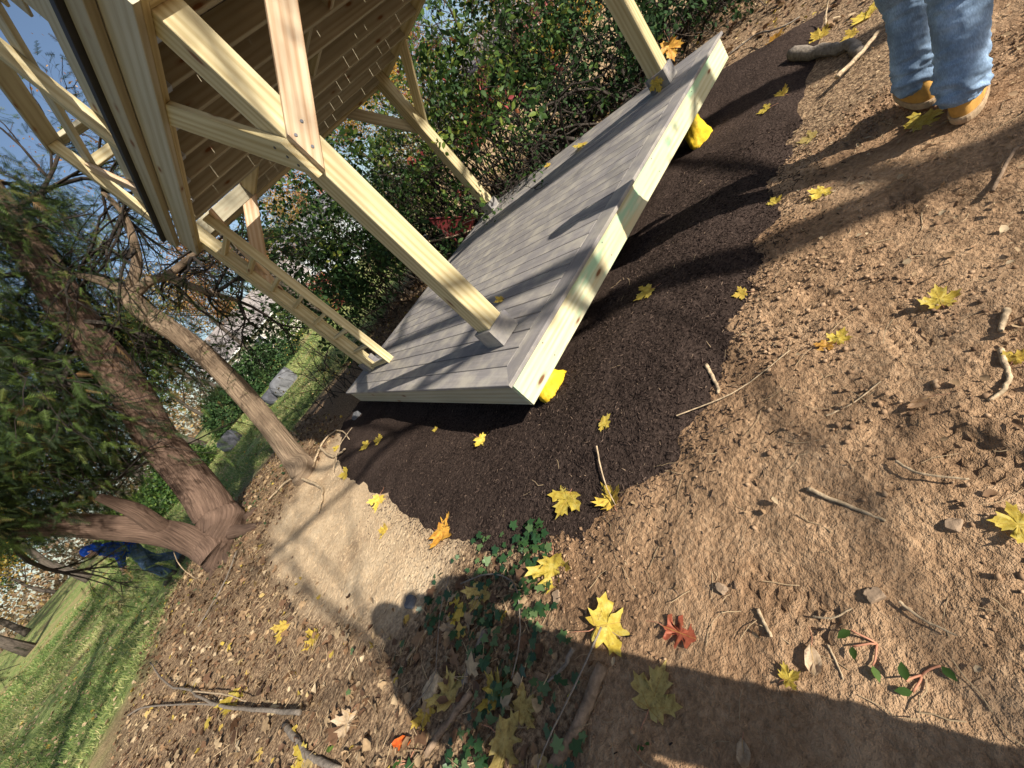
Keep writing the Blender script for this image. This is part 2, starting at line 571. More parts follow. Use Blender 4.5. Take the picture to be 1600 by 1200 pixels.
xs = axis_pts(-1.9, 2.3, 0.014, 700, 1.11)
ys = axis_pts(-1.9, 1.2, 0.014, 700, 1.09)
X, Y = np.meshgrid(xs, ys)
x, y = X.ravel(), Y.ravel()
z = ground(x, y)
under = smooth(-0.12, -0.3, poly_sd(x, y, MULCH))
z = z - 0.05 * under
me = mesh_np("ground", np.stack([x, y, z], 1), grid_faces(len(xs), len(ys)), None, ground_material(), True)
edge = 0.10 * fbm(x * 3, y * 3, 2.0, 4) + 0.04 * fbm(x * 17, y * 17, 5.0, 2)
wd = smooth(0.10, -0.10, poly_sd(x, y, DIRT) + edge)
ws = smooth(0.16, -0.14, poly_sd(x, y, SAND) + 1.6 * edge)
wl = smooth(0.5, -0.5, poly_sd(x, y, LAWN) + 5 * edge)
zone = np.stack([wd, ws, wl, np.ones_like(wd)], 1).astype(np.float32)
ca = me.color_attributes.new("zone", 'FLOAT_COLOR', 'POINT')
ca.data.foreach_set("color", zone.ravel())
fa = me.attributes.new("field", 'FLOAT', 'POINT')
ff = smooth(8.2, 10.5, x + 0.35 * y + 3 * edge) * (1 - wl) * smooth(-2, 1.5, y)
fa.data.foreach_set("value", ff.astype(np.float32))
tag(obj("ground", me), kind="structure")

# mulch bed
def mulch_material():
    mt, nt, b = new_mat("bark_mulch", 1.0, 0.03)
    tc = nd(nt, "TexCoord")
    P = tc.outputs["Object"]
    n1 = nd(nt, "TexNoise", {"Vector": P, "Scale": 60.0, "Detail": 6.0, "Roughness": 0.7})
    n2 = nd(nt, "TexNoise", {"Vector": P, "Scale": 3.0, "Detail": 4.0})
    f = nd(nt, "Math", {0: n2.outputs["Fac"], 1: 0.3, 2: n1.outputs["Fac"]}, operation='MULTIPLY_ADD')
    c = ramp(nt, f.outputs[0], [(0.4, (0.014, 0.010, 0.0085)), (0.6, (0.046, 0.032, 0.026)), (0.85, (0.10, 0.070, 0.056))])
    nt.links.new(c, b.inputs["Base Color"])
    bump(nt, b, n1.outputs["Fac"], 1.0, 0.03)
    return mt


xs = np.concatenate([np.arange(-1.05, 2.3, 0.016), np.arange(2.3, 4.9, 0.05)])
ys = np.concatenate([np.arange(-1.12, 0.7, 0.016), np.arange(0.7, 4.8, 0.04)])
X, Y = np.meshgrid(xs, ys)
x, y = X.ravel(), Y.ravel()
h, sd = mulch_h(x, y)
q = grid_faces(len(xs), len(ys))
keep = (sd[q].min(axis=1) < 0.09)
q = q[keep]
used = np.unique(q)
re = np.full(len(x), -1)
re[used] = np.arange(len(used))
me = mesh_np("mulch_bed", np.stack([x[used], y[used], mulch_top(x[used], y[used])], 1), re[q], None, mulch_material(), True)
tag(obj("mulch_bed", me), kind="structure")

# ------------------------------------------------------------------ boards
MESHES = {}


def board_mesh(L, w, t, c0=0.0, c1=0.0, mat=None, ch=0.003):
    key = (round(L, 4), round(w, 4), round(t, 4), round(c0, 3), round(c1, 3), mat.name if mat else "")
    if key in MESHES:
        return MESHES[key]
    hw, ht = w / 2, t / 2
    ch = min(ch, hw * 0.4, ht * 0.4)
    sec = [(hw - ch, -ht), (hw, -ht + ch), (hw, ht - ch), (hw - ch, ht), (-hw + ch, ht), (-hw, ht - ch), (-hw, -ht + ch), (-hw + ch, -ht)]
    vs = [(0 + c0 * a, a, b) for a, b in sec] + [(L + c1 * a, a, b) for a, b in sec]
    fs = [(i, (i + 1) % 8, 8 + (i + 1) % 8, 8 + i) for i in range(8)]
    fs += [(7, 6, 1, 0), (6, 5, 2, 1), (5, 4, 3, 2), (8, 9, 14, 15), (9, 10, 13, 14), (10, 11, 12, 13)]
    me = bpy.data.meshes.new("board")
    me.from_pydata(vs, [], fs)
    if mat:
        me.materials.append(mat)
    MESHES[key] = me
    return me


def frame(p0, p1, wdir):
    p0, p1, wdir = Vector(p0), Vector(p1), Vector(wdir)
    d = (p1 - p0).normalized()
    wv = (wdir - d * wdir.dot(d)).normalized()
    n = d.cross(wv)
    Mx = Matrix.Identity(4)
    for i in range(3):
        Mx[i][0], Mx[i][1], Mx[i][2], Mx[i][3] = d[i], wv[i], n[i], p0[i]
    return Mx


def board(name, p0, p1, w, t, wdir, mat, parent, c0=0.0, c1=0.0, label=None):
    L = (Vector(p1) - Vector(p0)).length
    o = obj(name, board_mesh(L, w, t, c0, c1, mat), parent, frame(p0, p1, wdir))
    if label:
        o["label"] = label
    return o


def bar(name, lo, hi, axis, mat, parent, label=None):
    """axis-aligned board filling the box lo..hi, long axis 0/1/2"""
    lo, hi = Vector(lo), Vector(hi)
    c = (lo + hi) / 2
    p0, p1 = c.copy(), c.copy()
    p0[axis], p1[axis] = lo[axis], hi[axis]
    o = [a for a in range(3) if a != axis]
    sz = hi - lo
    wa = o[0] if sz[o[0]] >= sz[o[1]] else o[1]
    ta = o[0] + o[1] - wa
    wd = Vector((0, 0, 0))
    wd[wa] = 1
    return board(name, p0, p1, sz[wa], sz[ta], wd, mat, parent, label=label)


def screw(parent, p, n, r=0.0055):
    n = Vector(n).normalized()
    key = "screw"
    if key not in MESHES:
        k = 8
        vs = [(math.cos(a) * 1, math.sin(a) * 1, zz) for zz in (0, 0.35) for a in [2 * math.pi * i / k for i in range(k)]]
        fs = [(i, (i + 1) % k, k + (i + 1) % k, k + i) for i in range(k)]
        fs += [tuple(range(k, 2 * k))]
        mm = bpy.data.meshes.new("screw")
        mm.from_pydata(vs, [], fs)
        mm.materials.append(M['metal'])
        MESHES[key] = mm
    Mx = Matrix.Translation(Vector(p) + n * 0.0008) @ n.to_track_quat('Z', 'Y').to_matrix().to_4x4() @ Matrix.Diagonal((r, r, r, 1))
    return obj("screw", MESHES[key], parent, Mx)


# ------------------------------------------------------------------ lower deck
DW, DL = 3.81, 3.846
deck = empty("wooden_deck", (1.9, 1.9, -0.4), "low square deck of grey composite boards with pale pine fascia on the mulch", "deck")
T = 0.026
PB = 0.140
# mitred perimeter boards
board("deck_board", (0, PB / 2, -T / 2), (DL, PB / 2, -T / 2), PB, T, (0, 1, 0), M['composite'], deck, 1.0, -1.0)
for oo in [deck.children[-1]]:
    oo.matrix_basis = frame((PB / 2, PB / 2, -T / 2), (DL - PB / 2, PB / 2, -T / 2), (0, 1, 0))
    oo.data = board_mesh(DL - PB, PB, T, 1.0, -1.0, M['composite'])
for (a, bb, wd) in (((DL - PB / 2, DW - PB / 2), (PB / 2, DW - PB / 2), (0, -1, 0)),
                    ((PB / 2, DW - PB / 2), (PB / 2, PB / 2), (1, 0, 0)),
                    ((DL - PB / 2, PB / 2), (DL - PB / 2, DW - PB / 2), (-1, 0, 0))):
    L = math.hypot(a[0] - bb[0], a[1] - bb[1])
    o = obj("deck_board", board_mesh(L, PB, T, 1.0, -1.0, M['composite']), deck, frame((a[0], a[1], -T / 2), (bb[0], bb[1], -T / 2), wd))
nb = 25
pitch = (DL - 2 * PB) / nb
for i in range(nb):
    xc = PB + pitch * (i + 0.5) + 0.001
    board("deck_board", (xc, PB + 0.004, -T / 2), (xc, DW - PB - 0.004, -T / 2), pitch - 0.0075, T, (1, 0, 0), M['composite'], deck)
FZ0, FZ1 = -0.216, -T - 0.001
bar("rim_board", (0.026, 0.026, FZ0), (DL - 0.026, 0.064, FZ1), 0, M['pine_stained'], deck, "pale front fascia board streaked with green treatment stain")
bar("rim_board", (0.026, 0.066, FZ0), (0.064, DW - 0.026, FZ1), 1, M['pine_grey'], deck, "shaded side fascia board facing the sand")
bar("rim_board", (DL - 0.064, 0.066, FZ0), (DL - 0.026, DW - 0.026, FZ1), 1, M['pine'], deck)
bar("rim_board", (0.066, DW - 0.064, FZ0), (DL - 0.066, DW - 0.026, FZ1), 0, M['pine'], deck)
for i in range(8):
    yj = 0.45 + i * 0.415
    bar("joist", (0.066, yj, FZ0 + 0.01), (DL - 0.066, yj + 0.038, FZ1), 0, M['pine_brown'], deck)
for i, xx in enumerate((0.35, 1.2, 2.1, 3.0)):
    screw(deck, (xx, 0.026, -0.06), (0, -1, 0), 0.004)
    screw(deck, (xx, 0.026, -0.17), (0, -1, 0), 0.004)

# ------------------------------------------------------------------ raised platform on posts
plat = empty("raised_platform", (1.9, 1.9, 0), "raised pine platform with knee braces standing on four posts above the deck", "platform")
PXA, PXB, PYA, PYB, PS = 0.340, 3.392, 0.344, 3.326, 0.140
BZ, BT = 2.09, 2.26
posts = []
for (pxx, pyy, lab) in ((PXA, PYA, "sunlit front post with two knee braces"), (PXB, PYA, "shaded far post with a leaf on its grey base"),
                        (PXA, PYB, "post behind the ladder"), (PXB, PYB, "post at the far back corner by the shrubs")):
    po = bar("post", (pxx, pyy, 0.001), (pxx + PS, pyy + PS, BT), 2, M['pine'], plat, lab)
    posts.append(po)
    # grey skirt at the foot: four boards mitred round the post
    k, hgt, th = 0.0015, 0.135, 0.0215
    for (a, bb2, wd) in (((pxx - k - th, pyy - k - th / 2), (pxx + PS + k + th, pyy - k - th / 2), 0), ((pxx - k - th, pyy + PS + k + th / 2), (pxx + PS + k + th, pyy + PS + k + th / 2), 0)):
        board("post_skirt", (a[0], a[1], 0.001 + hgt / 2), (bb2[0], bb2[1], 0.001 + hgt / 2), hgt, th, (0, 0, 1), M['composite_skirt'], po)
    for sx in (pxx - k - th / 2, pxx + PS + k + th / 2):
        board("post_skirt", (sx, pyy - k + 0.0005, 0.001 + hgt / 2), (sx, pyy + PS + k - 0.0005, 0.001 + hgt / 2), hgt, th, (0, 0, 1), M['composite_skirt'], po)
LX0, LX1 = 0.264, 0.3385
RX0, RX1 = PXB + PS + 0.0015, PXB + PS + 0.076
FY0, FY1 = 0.268, 0.3425
KY0, KY1 = PYB + PS + 0.0015, PYB + PS + 0.076
# doubled beams on the outside of the posts
for a, bb2 in ((LX0, LX0 + 0.0366), (LX0 + 0.0378, LX1)):
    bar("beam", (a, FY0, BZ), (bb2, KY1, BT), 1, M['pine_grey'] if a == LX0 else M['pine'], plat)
for a, bb2 in ((RX0, RX0 + 0.0366), (RX0 + 0.0378, RX1)):
    bar("beam", (a, FY0, BZ), (bb2, KY1, BT), 1, M['pine'], plat)
for a, bb2 in ((FY0, FY0 + 0.0366), (FY0 + 0.0378, FY1)):
    bar("beam", (LX1 + 0.002, a, BZ + 0.003), (RX0 - 0.002, bb2, BT), 0, M['pine'], plat)
for a, bb2 in ((KY0, KY0 + 0.0366), (KY0 + 0.0378, KY1)):
    bar("beam", (LX1 + 0.002, a, BZ + 0.003), (RX0 - 0.002, bb2, BT), 0, M['pine'], plat)
# joists, with a trimmed hatch over the ladder
jy = [0.50 + 0.355 * i for i in range(9)]
HX = 1.10
for i, yy in enumerate(jy):
    x0 = LX1 + 0.002
    if 2.68 < yy < 3.30:
        x0 = HX + 0.04
    jz0 = BZ + 0.012
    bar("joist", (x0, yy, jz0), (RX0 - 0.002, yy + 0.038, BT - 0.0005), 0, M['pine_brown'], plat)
    # metal joist hanger
    if x0 < 0.5:
        hk = "hanger"
        if hk not in MESHES:
            bm = bmesh.new()
            for (lo, hi) in (((0, -0.0215, -0.004), (0.03, 0.0215, -0.001)), ((0, -0.0225, -0.004), (0.03, -0.0205, 0.11)), ((0, 0.0205, -0.004), (0.03, 0.0225, 0.11))):
                r = bmesh.ops.create_cube(bm, size=1)
                for vv in r['verts']:
                    vv.co = Vector([lo[k] + (vv.co[k] + 0.5) * (hi[k] - lo[k]) for k in range(3)])
            mm = bpy.data.meshes.new("joist_hanger")
            bm.to_mesh(mm)
            bm.free()
            mm.materials.append(plain("galvanised_steel", (0.5, 0.52, 0.54), 0.4, 0.5, metal=0.7, nscale=60, namt=0.15))
            MESHES[hk] = mm
        obj("joist_hanger", MESHES[hk], plat, Matrix.Translation((x0 + 0.001, yy + 0.019, jz0)))
bar("header", (LX1 + 0.002, 2.612, BZ + 0.001), (HX + 0.04, 2.65, BT - 0.0005), 0, M['pine_brown'], plat)
bar("header", (LX1 + 0.002, 2.652, BZ + 0.003), (HX + 0.04, 2.69, BT - 0.0005), 0, M['pine_brown'], plat)
bar("header", (HX, 2.692, BZ + 0.006), (HX + 0.038, KY0 - 0.002, BT - 0.0005), 1, M['pine'], plat)
# solid blocking between joists
for i, xx in enumerate((1.55, 1.75, 1.55, 1.75, 1.55, 1.75)):
    bar("blocking", (xx, jy[i] + 0.0385, BZ + 0.02), (xx + 0.038, jy[i + 1] - 0.0005, BT - 0.0005), 1, M['pine_brown'], plat)
# floor boards running front to back
fw, gap = 0.139, 0.006
xx = LX0 + 0.002
k = 0
while xx + fw < RX1 + 0.02:
    y1 = KY1 - 0.01
    if xx + fw > 0.36 and xx < HX - 0.02:
        y1 = 2.69
    bar("floor_board", (xx, FY0 - 0.01, BT + 0.001), (xx + fw, y1, BT + 0.019), 1, M['composite_under'], plat)
    xx += fw + rnd.choice((0.003, 0.004, 0.005, 0.007, 0.008))
# kerb board and dark cap round the floor
bar("kerb_board", (0.212, FY0 - 0.05, BT + 0.002), (0.262, KY1 + 0.04, BT + 0.106), 1, M['pine_brown'], plat, "weathered kerb board along the platform edge")
bar("edge_cap", (0.178, FY0 - 0.09, BT + 0.108), (0.318, KY1 + 0.07, BT + 0.140), 1, M['composite_dark'], plat, "dark edge board on top of the platform kerb")
bar("kerb_board", (0.264, FY0 - 0.05, BT + 0.002), (RX1 + 0.04, FY0 - 0.012, BT + 0.106), 0, M['pine'], plat)
bar("edge_cap", (0.320, FY0 - 0.09, BT + 0.108), (RX1 + 0.04, FY0 + 0.05, BT + 0.140), 0, M['composite_dark'], plat)


# knee braces
def brace(post_i, face, sgn, mat, bw=0.140, bt=0.038, z0=1.305, rise=0.80):
    """face 'x-','x+','y-','y+' of the post that carries it; runs along the face"""
    pxx, pyy = [(PXA, PYA), (PXB, PYA), (PXA, PYB), (PXB, PYB)][post_i]
    cx, cy = pxx + PS / 2, pyy + PS / 2
    if face[0] == 'y':
        off = -(PS / 2 + bt / 2 + 0.001) if face[1] == '-' else PS / 2 + bt / 2 + 0.001
        st = Vector((cx - sgn * PS / 2, cy + off, z0))
        d = Vector((sgn, 0, 1)).normalized()
        run = Vector((sgn, 0, 0))
    else:
        off = -(PS / 2 + bt / 2 + 0.001) if face[1] == '-' else PS / 2 + bt / 2 + 0.001
        st = Vector((cx + off, cy - sgn * PS / 2, z0))
        d = Vector((0, sgn, 1)).normalized()
        run = Vector((0, sgn, 0))
    # lower end cut plumb at the post edge, upper end cut level at the beam
    wv = (Vector((0, 0, 1)) - d * d.z).normalized()
    w2 = bw / 2
    c0 = st + wv * w2 + d * w2          # centre line starts where the plumb cut crosses it
    L = (BZ - 0.002 - c0.z) / d.z
    p1 = c0 + d * L
    o = obj("brace", board_mesh(L, bw, bt, -1.0, 1.0 if False else -1.0 * -1.0, mat), plat, frame(c0, p1, wv))
    o.data = board_mesh(L, bw, bt, 1.0, -1.0, mat)
    return o, c0, d, wv


b1, c0, d, wv = brace(0, 'y-', 1, M['pine_red'], z0=1.30)
b1["label"] = "sunlit pinkish knee brace with knots"
for (s, t2) in ((0.14, 0.0), (0.03, -0.03), (0.07, 0.035)):
    screw(b1, c0 + d * s + wv * t2 + Vector((0, -0.019, 0)), (0, -1, 0), 0.008)
b2, c0, d, wv = brace(0, 'x-', 1, M['pine'], z0=1.30)
b2["label"] = "knee brace with three dark screws running to the side beam"
for (s, t2) in ((0.14, 0.03), (0.08, 0.0), (0.03, -0.03)):
    screw(b2, c0 + d * s + wv * t2 + Vector((-0.019, 0, 0)), (-1, 0, 0), 0.007)
brace(3, 'y+', -1, M['pine_brown'])
brace(3, 'x+', -1, M['pine'])
brace(1, 'y-', -1, M['pine'])
brace(1, 'x+', 1, M['pine'])
brace(2, 'x+', -1, M['pine_red'])
brace(2, 'y-', 1, M['pine_red'])

# added slatted front railing, out of view, to shade the side railing
for k2 in range(5):
    bar("railing_board", (0.33, FY0 - 0.03, 2.45 + 0.178 * k2), (RX1, FY0 - 0.012, 2.585 + 0.178 * k2), 0, M['pine'], plat)
# railing of the platform, open side
RZ = BT + 0.14
for (yy, nm) in ((1.94, "railing_post"), (3.36, "railing_post"), (0.33, "railing_post")):
    bar(nm, (0.235, yy, RZ + 0.001), (0.324, yy + 0.089, 3.34), 2, M['pine'], plat)
for (z0, z1, x0, x1) in ((2.62, 2.71, 0.325, 0.363), (3.06, 3.15, 0.325, 0.363)):
    for (ya, yb) in ((0.33, 3.45),):
        bar("railing_rail", (x0 + 0.001, ya, z0), (x1, yb, z1), 1, M['pine_grey'], plat)
bar("railing_cap", (0.22, 0.28, 3.342), (0.36, 3.50, 3.38), 1, M['pine_brown'], plat)
for k2 in range(3):
    bar("railing_board", (0.366, 0.34, 2.74 + 0.148 * k2), (0.384, 1.30 + 0.12 * k2, 2.882 + 0.148 * k2), 1, M['pine_brown'], plat)
for (z0, z1) in ((2.62, 2.71), (3.06, 3.15)):
    bar("railing_rail", (0.37, 3.40, z0), (3.4, 3.438, z1), 0, M['pine'], plat)
bar("railing_post", (1.10, 3.345, RZ - 0.1), (1.189, 3.399, 3.34), 2, M['pine'], plat)
bar("railing_cap", (0.362, 3.36, 3.342), (3.5, 3.50, 3.38), 0, M['pine_brown'], plat)
board("railing_brace", (0.30, 2.75, RZ + 0.01), (0.30, 3.33, 3.05), 0.089, 0.036, (0, -1, 1), M['pine_red'], plat)

# ------------------------------------------------------------------ ladder
lad = empty("ladder", (0.43, 3.0, 0), "upright pine ladder with wide rungs beside the back left post", "ladder")
LZ = 2.20
bar("ladder_rail", (0.405, 2.755, 0.0015), (0.494, 2.793, BZ - 0.001), 2, M['pine'], lad)
bar("ladder_rail", (0.342, 3.262, 0.0015), (0.431, 3.30, LZ), 2, M['pine'], lad)
for i in range(8):
    zz = 0.012 + i * 0.265
    board("rung", (0.44, 2.794, zz + 0.019), (0.395, 3.261, zz + 0.019), 0.062, 0.036, (1, 0, 0), M['pine'], lad)

# ------------------------------------------------------------------ yellow footing covers below the front fascia
def footing(name, cx, w, hgt, lab):
    me_k = bpy.data.meshes.new(name)
    bm = bmesh.new()
    n, r = 30, 6
    rings = []
    zb = float(mulch_top(np.array([cx]), np.array([0.06]))[0]) - 0.06
    for j in range(r + 1):
        t = j / r
        ring = []
        for i in range(n):
            a = 2 * math.pi * i / n
            rr = (w / 2) * (0.80 + 0.35 * math.sin(math.pi * (0.25 + 0.6 * t)) - 0.25 * t) * (1 + 0.12 * math.sin(3 * a + j + cx) + 0.07 * math.sin(7 * a + 2 * j) + 0.05 * math.sin(11 * a))
            ring.append(bm.verts.new((cx + rr * math.cos(a), 0.10 + 0.62 * rr * math.sin(a), zb + (FZ0 - 0.004 - zb) * t)))
        rings.append(ring)
    for j in range(r):
        for i in range(n):
            bm.faces.new((rings[j][i], rings[j][(i + 1) % n], rings[j + 1][(i + 1) % n], rings[j + 1][i]))
    bm.faces.new(rings[-1])
    bm.to_mesh(me_k)
    bm.free()
    for p in me_k.polygons:
        p.use_smooth = True
    me_k.materials.append(M['yellow_plastic'])
    return tag(obj(name, me_k), lab, "footing", "yellow footings under the deck")


M['yellow_plastic'] = plain("yellow_plastic_sheet", (0.66, 0.43, 0.02), 0.6, 0.3, nscale=14, namt=0.4, bmp=0.8)
footing("footing_cover", 0.225, 0.22, 0.1, "yellow plastic footing cover under the near corner of the deck")
footing("footing_cover", 2.93, 0.24, 0.2, "yellow plastic footing cover under the far end of the deck")

# ------------------------------------------------------------------ tubes, scattered pieces, trees
def tubes(name, paths, sides=6, mat=None, smooth=True, lump=0.0, cap=True, ridge=0.0):
    """paths: list of (points, radii); one mesh, UV = round, along"""
    V, Q, UV, T = [], [], [], []
    base = 0
    k = sides + 1
    for pts, rad in paths:
        P = np.asarray(pts, float)
        n = len(P)
        R = np.asarray(rad, float)
        d = np.gradient(P, axis=0)
        d /= np.linalg.norm(d, axis=1)[:, None] + 1e-12
        ref = np.array([0, 0, 1.0]) if abs(d[0][2]) < 0.8 else np.array([1.0, 0, 0])
        u = np.cross(d, ref)
        u /= np.linalg.norm(u, axis=1)[:, None] + 1e-12
        w = np.cross(d, u)
        a = np.linspace(0, 2 * np.pi, k)
        rr = R[:, None] * np.ones(k)[None]
        ln = np.concatenate([[0], np.cumsum(np.linalg.norm(np.diff(P, axis=0), axis=1))])
        if ridge:
            f2 = fbm(np.cos(a)[None] * 15 + 0 * ln[:, None], np.sin(a)[None] * 15 + 0 * ln[:, None], ln[:, None] * 2.2, 3, 0.6)
            rr = rr * (1 + ridge * (1 - 2.2 * np.abs(f2)))
        if lump:
            f1 = fbm(np.cos(a)[None] * 1.6 + P[:, :1] * 3, np.sin(a)[None] * 1.6 + ln[:, None] * 1.8, P[:, 1:2] * 2, 3)
            rr = rr * (1 + lump * f1)
        ring = P[:, None] + rr[..., None] * (np.cos(a)[None, :, None] * u[:, None] + np.sin(a)[None, :, None] * w[:, None])
        V.append(ring.reshape(-1, 3))
        UV.append(np.stack([np.broadcast_to(a / (2 * np.pi), (n, k)), np.broadcast_to(ln[:, None], (n, k))], -1).reshape(-1, 2))
        i = np.arange((n - 1) * sides)
        r, c = i // sides, i % sides
        s0 = base + r * k + c
        Q.append(np.stack([s0, s0 + 1, s0 + k + 1, s0 + k], 1))
        if cap and R[-1] > 0.002:
            e = base + (n - 1) * k
            T.append(np.array([[e, e + j, e + j + 1] for j in range(1, sides - 1)]))
            T.append(np.array([[base, base + j + 1, base + j] for j in range(1, sides - 1)]))
        base += n * k
    V, Q, UV = np.concatenate(V), np.concatenate(Q), np.concatenate(UV)
    T = np.concatenate(T) if T else None
    me = mesh_np(name, V, Q, T, mat, smooth)
    ul = me.uv_layers.new(name="UVMap")
    li = np.empty(len(me.loops), np.int32)
    me.loops.foreach_get("vertex_index", li)
    ul.data.foreach_set("uv", UV[li].astype(np.float32).ravel())
    return me


def rot_from(dirv, nrm):
    """(N,3,3) matrices with columns: side, dir, normal"""
    d = dirv / (np.linalg.norm(dirv, axis=1)[:, None] + 1e-12)
    n = nrm - d * np.sum(nrm * d, axis=1)[:, None]
    n /= np.linalg.norm(n, axis=1)[:, None] + 1e-12
    s = np.cross(d, n)
    return np.stack([s, d, n], 2)


def scatter(name, tv, tf, pos, R, size, mat, var=None, smooth=False, squash=None):
    """many copies of one small template in one mesh"""
    tv = np.asarray(tv, float)
    tf = np.asarray(tf)
    N = len(pos)
    size = np.asarray(size, float)
    if size.ndim == 1:
        size = size[:, None] * np.ones(3)
    L = tv[None] * size[:, None, :]
    V = np.einsum('nij,nkj->nki', R, L) + np.asarray(pos)[:, None]
    F = (tf[None] + (np.arange(N) * len(tv))[:, None, None]).reshape(-1, tf.shape[1])
    vv = None if var is None else np.repeat(var, len(tv))
    if tf.shape[1] == 4:
        return mesh_np(name, V.reshape(-1, 3), F, None, mat, smooth, vv)
    return mesh_np(name, V.reshape(-1, 3), None, F, mat, smooth, vv)


def rand_dirs(n, up=0.0):
    v = nrg.normal(size=(n, 3))
    v[:, 2] += up
    return v / np.linalg.norm(v, axis=1)[:, None]


# simple broad leaf, base at origin, tip at y=1
LEAF_V = [(0, 0, 0), (0.26, 0.32, 0.05), (0.24, 0.62, 0.04), (0, 1, -0.06), (-0.24, 0.62, 0.04), (-0.26, 0.32, 0.05), (0, 0.5, -0.02)]
LEAF_F = [(0, 1, 6), (1, 2, 6), (2, 3, 6), (3, 4, 6), (4, 5, 6), (5, 0, 6)]
LEAF4_V = [(0, 0, 0), (0.3, 0.45, 0.06), (0, 1, -0.04), (-0.3, 0.45, 0.06)]
LEAF4_F = [(0, 1, 2), (0, 2, 3)]
# curled dead leaf
DEAD_V = [(0, 0, 0), (0.3, 0.25, 0.16), (0.22, 0.7, 0.20), (0, 1, 0.12), (-0.26, 0.66, 0.10), (-0.3, 0.3, 0.22), (0, 0.5, 0.0)]
IVY_V = [(0, 0.1, 0.02), (0.18, -0.08, 0.0), (0.42, 0.05, -0.03), (0.34, 0.3, 0.02), (0.55, 0.52, -0.05), (0.25, 0.58, 0.02), (0, 1.0, -0.06), (-0.25, 0.58, 0.02), (-0.55, 0.52, -0.05), (-0.34, 0.3, 0.02), (-0.42, 0.05, -0.03), (-0.18, -0.08, 0.0)]
IVY_F = [(0, i, i + 1) for i in range(1, 11)]
# flat cedar spray: stem with paired branchlets
SP_V, SP_F = [], []
for j in range(11):
    yy = 0.06 + j / 12
    for sg in (-1, 1):
        l = 0.30 * (1 - 0.72 * yy) + 0.03
        w_ = 0.022
        b0 = len(SP_V)
        SP_V += [(sg * 0.004, yy - w_, 0), (sg * l * 0.80, yy + l * 0.62, -0.02 - 0.03 * (j % 3)), (sg * 0.004, yy + w_, 0.004)]
        SP_F += [(b0, b0 + 1, b0 + 2)]
b0 = len(SP_V)
SP_V += [(0.015, 0, 0), (0, 1.12, -0.06), (-0.015, 0, 0)]
SP_F += [(b0, b0 + 1, b0 + 2)]


def curve_path(p0, d0, length, n, wob, droop=0.0, r=None):
    r = r or rnd
    P = [Vector(p0)]
    d = Vector(d0).normalized()
    for i in range(n):
        d = (d + Vector((r.gauss(0, wob), r.gauss(0, wob), r.gauss(0, wob) - droop))).normalized()
        P.append(P[-1] + d * (length / n))
    return P


def grow(paths, tips, p0, d0, length, rad, depth, wob=0.16, droop=0.0, split=(3, 5), spread=0.75, shrink=0.62, up=0.1, taper=0.5, mind=0.003):
    n = max(3, int(5 if depth > 1 else 4))
    P = curve_path(p0, d0, length, n, wob, droop)
    rr = [max(mind, rad * (1 - (1 - taper) * i / n)) for i in range(n + 1)]
    paths.append((P, rr))
    if depth == 0:
        tips.append((P[-1], (P[-1] - P[-2]).normalized()))
        tips.append((P[len(P) // 2], (P[-1] - P[-2]).normalized()))
        return
    for k in range(rnd.randint(*split)):
        t = rnd.uniform(0.3, 1.0) if k else 1.0
        f = t * n
        i = min(n - 1, int(f))
        p = P[i].lerp(P[i + 1], f - i)
        d = (P[i + 1] - P[i]).normalized()
        side = Vector((rnd.gauss(0, 1), rnd.gauss(0, 1), rnd.gauss(0, 1)))
        side = (side - d * side.dot(d)).normalized()
        nd2 = (d + side * spread * rnd.uniform(0.6, 1.3) + Vector((0, 0, up))).normalized()
        grow(paths, tips, p, nd2, length * shrink * rnd.uniform(0.75, 1.2), rr[i] * rnd.uniform(0.5, 0.72), depth - 1, wob, droop, split, spread, shrink, up, taper, mind)


def foliage(name, tips, per, size, spread, mat, var=(0, 1), tv=LEAF4_V, tf=LEAF4_F, hang=-0.2):
    n = len(tips) * per
    idx = np.repeat(np.arange(len(tips)), per)
    P = np.array([tuple(t[0]) for t in tips])[idx] + nrg.normal(size=(n, 3)) * spread
    D = np.array([tuple(t[1]) for t in tips])[idx] * 0.6 + rand_dirs(n) * 0.8
    D[:, 2] += hang
    R = rot_from(D, rand_dirs(n, 1.0))
    S = size * nrg.uniform(0.55, 1.25, n)
    return scatter(name, tv, tf, P, R, S, mat, nrg.uniform(var[0], var[1], n))


# foliage colours
M['f_cedar'] = var_mat("cedar_foliage", [(0.0, (0.007, 0.014, 0.006)), (0.55, (0.028, 0.052, 0.013)), (0.9, (0.11, 0.165, 0.03)), (1.0, (0.20, 0.11, 0.045))], 0.6, 0.25)
M['f_green'] = var_mat("shrub_leaf_green", [(0.0, (0.02, 0.05, 0.012)), (0.6, (0.06, 0.12, 0.025)), (0.85, (0.13, 0.20, 0.04)), (1.0, (0.26, 0.32, 0.06))], 0.5, 0.45)
M['f_lime'] = var_mat("shrub_leaf_lime", [(0.0, (0.05, 0.10, 0.02)), (0.5, (0.15, 0.23, 0.04)), (0.85, (0.34, 0.35, 0.06)), (1.0, (0.35, 0.09, 0.06))], 0.5, 0.5)
M['f_red'] = var_mat("shrub_leaf_red", [(0.0, (0.28, 0.04, 0.05)), (0.6, (0.45, 0.09, 0.08)), (1.0, (0.50, 0.28, 0.10))], 0.5, 0.4)
M['f_wood'] = var_mat("far_wood", [(0.0, (0.05, 0.055, 0.03)), (0.4, (0.13, 0.10, 0.065)), (0.7, (0.22, 0.14, 0.08)), (1.0, (0.36, 0.25, 0.09))], 0.8, 0.2)
M['f_gold'] = var_mat("autumn_leaf_gold", [(0.0, (0.33, 0.16, 0.03)), (0.5, (0.52, 0.33, 0.05)), (1.0, (0.60, 0.48, 0.12))], 0.6, 0.45)
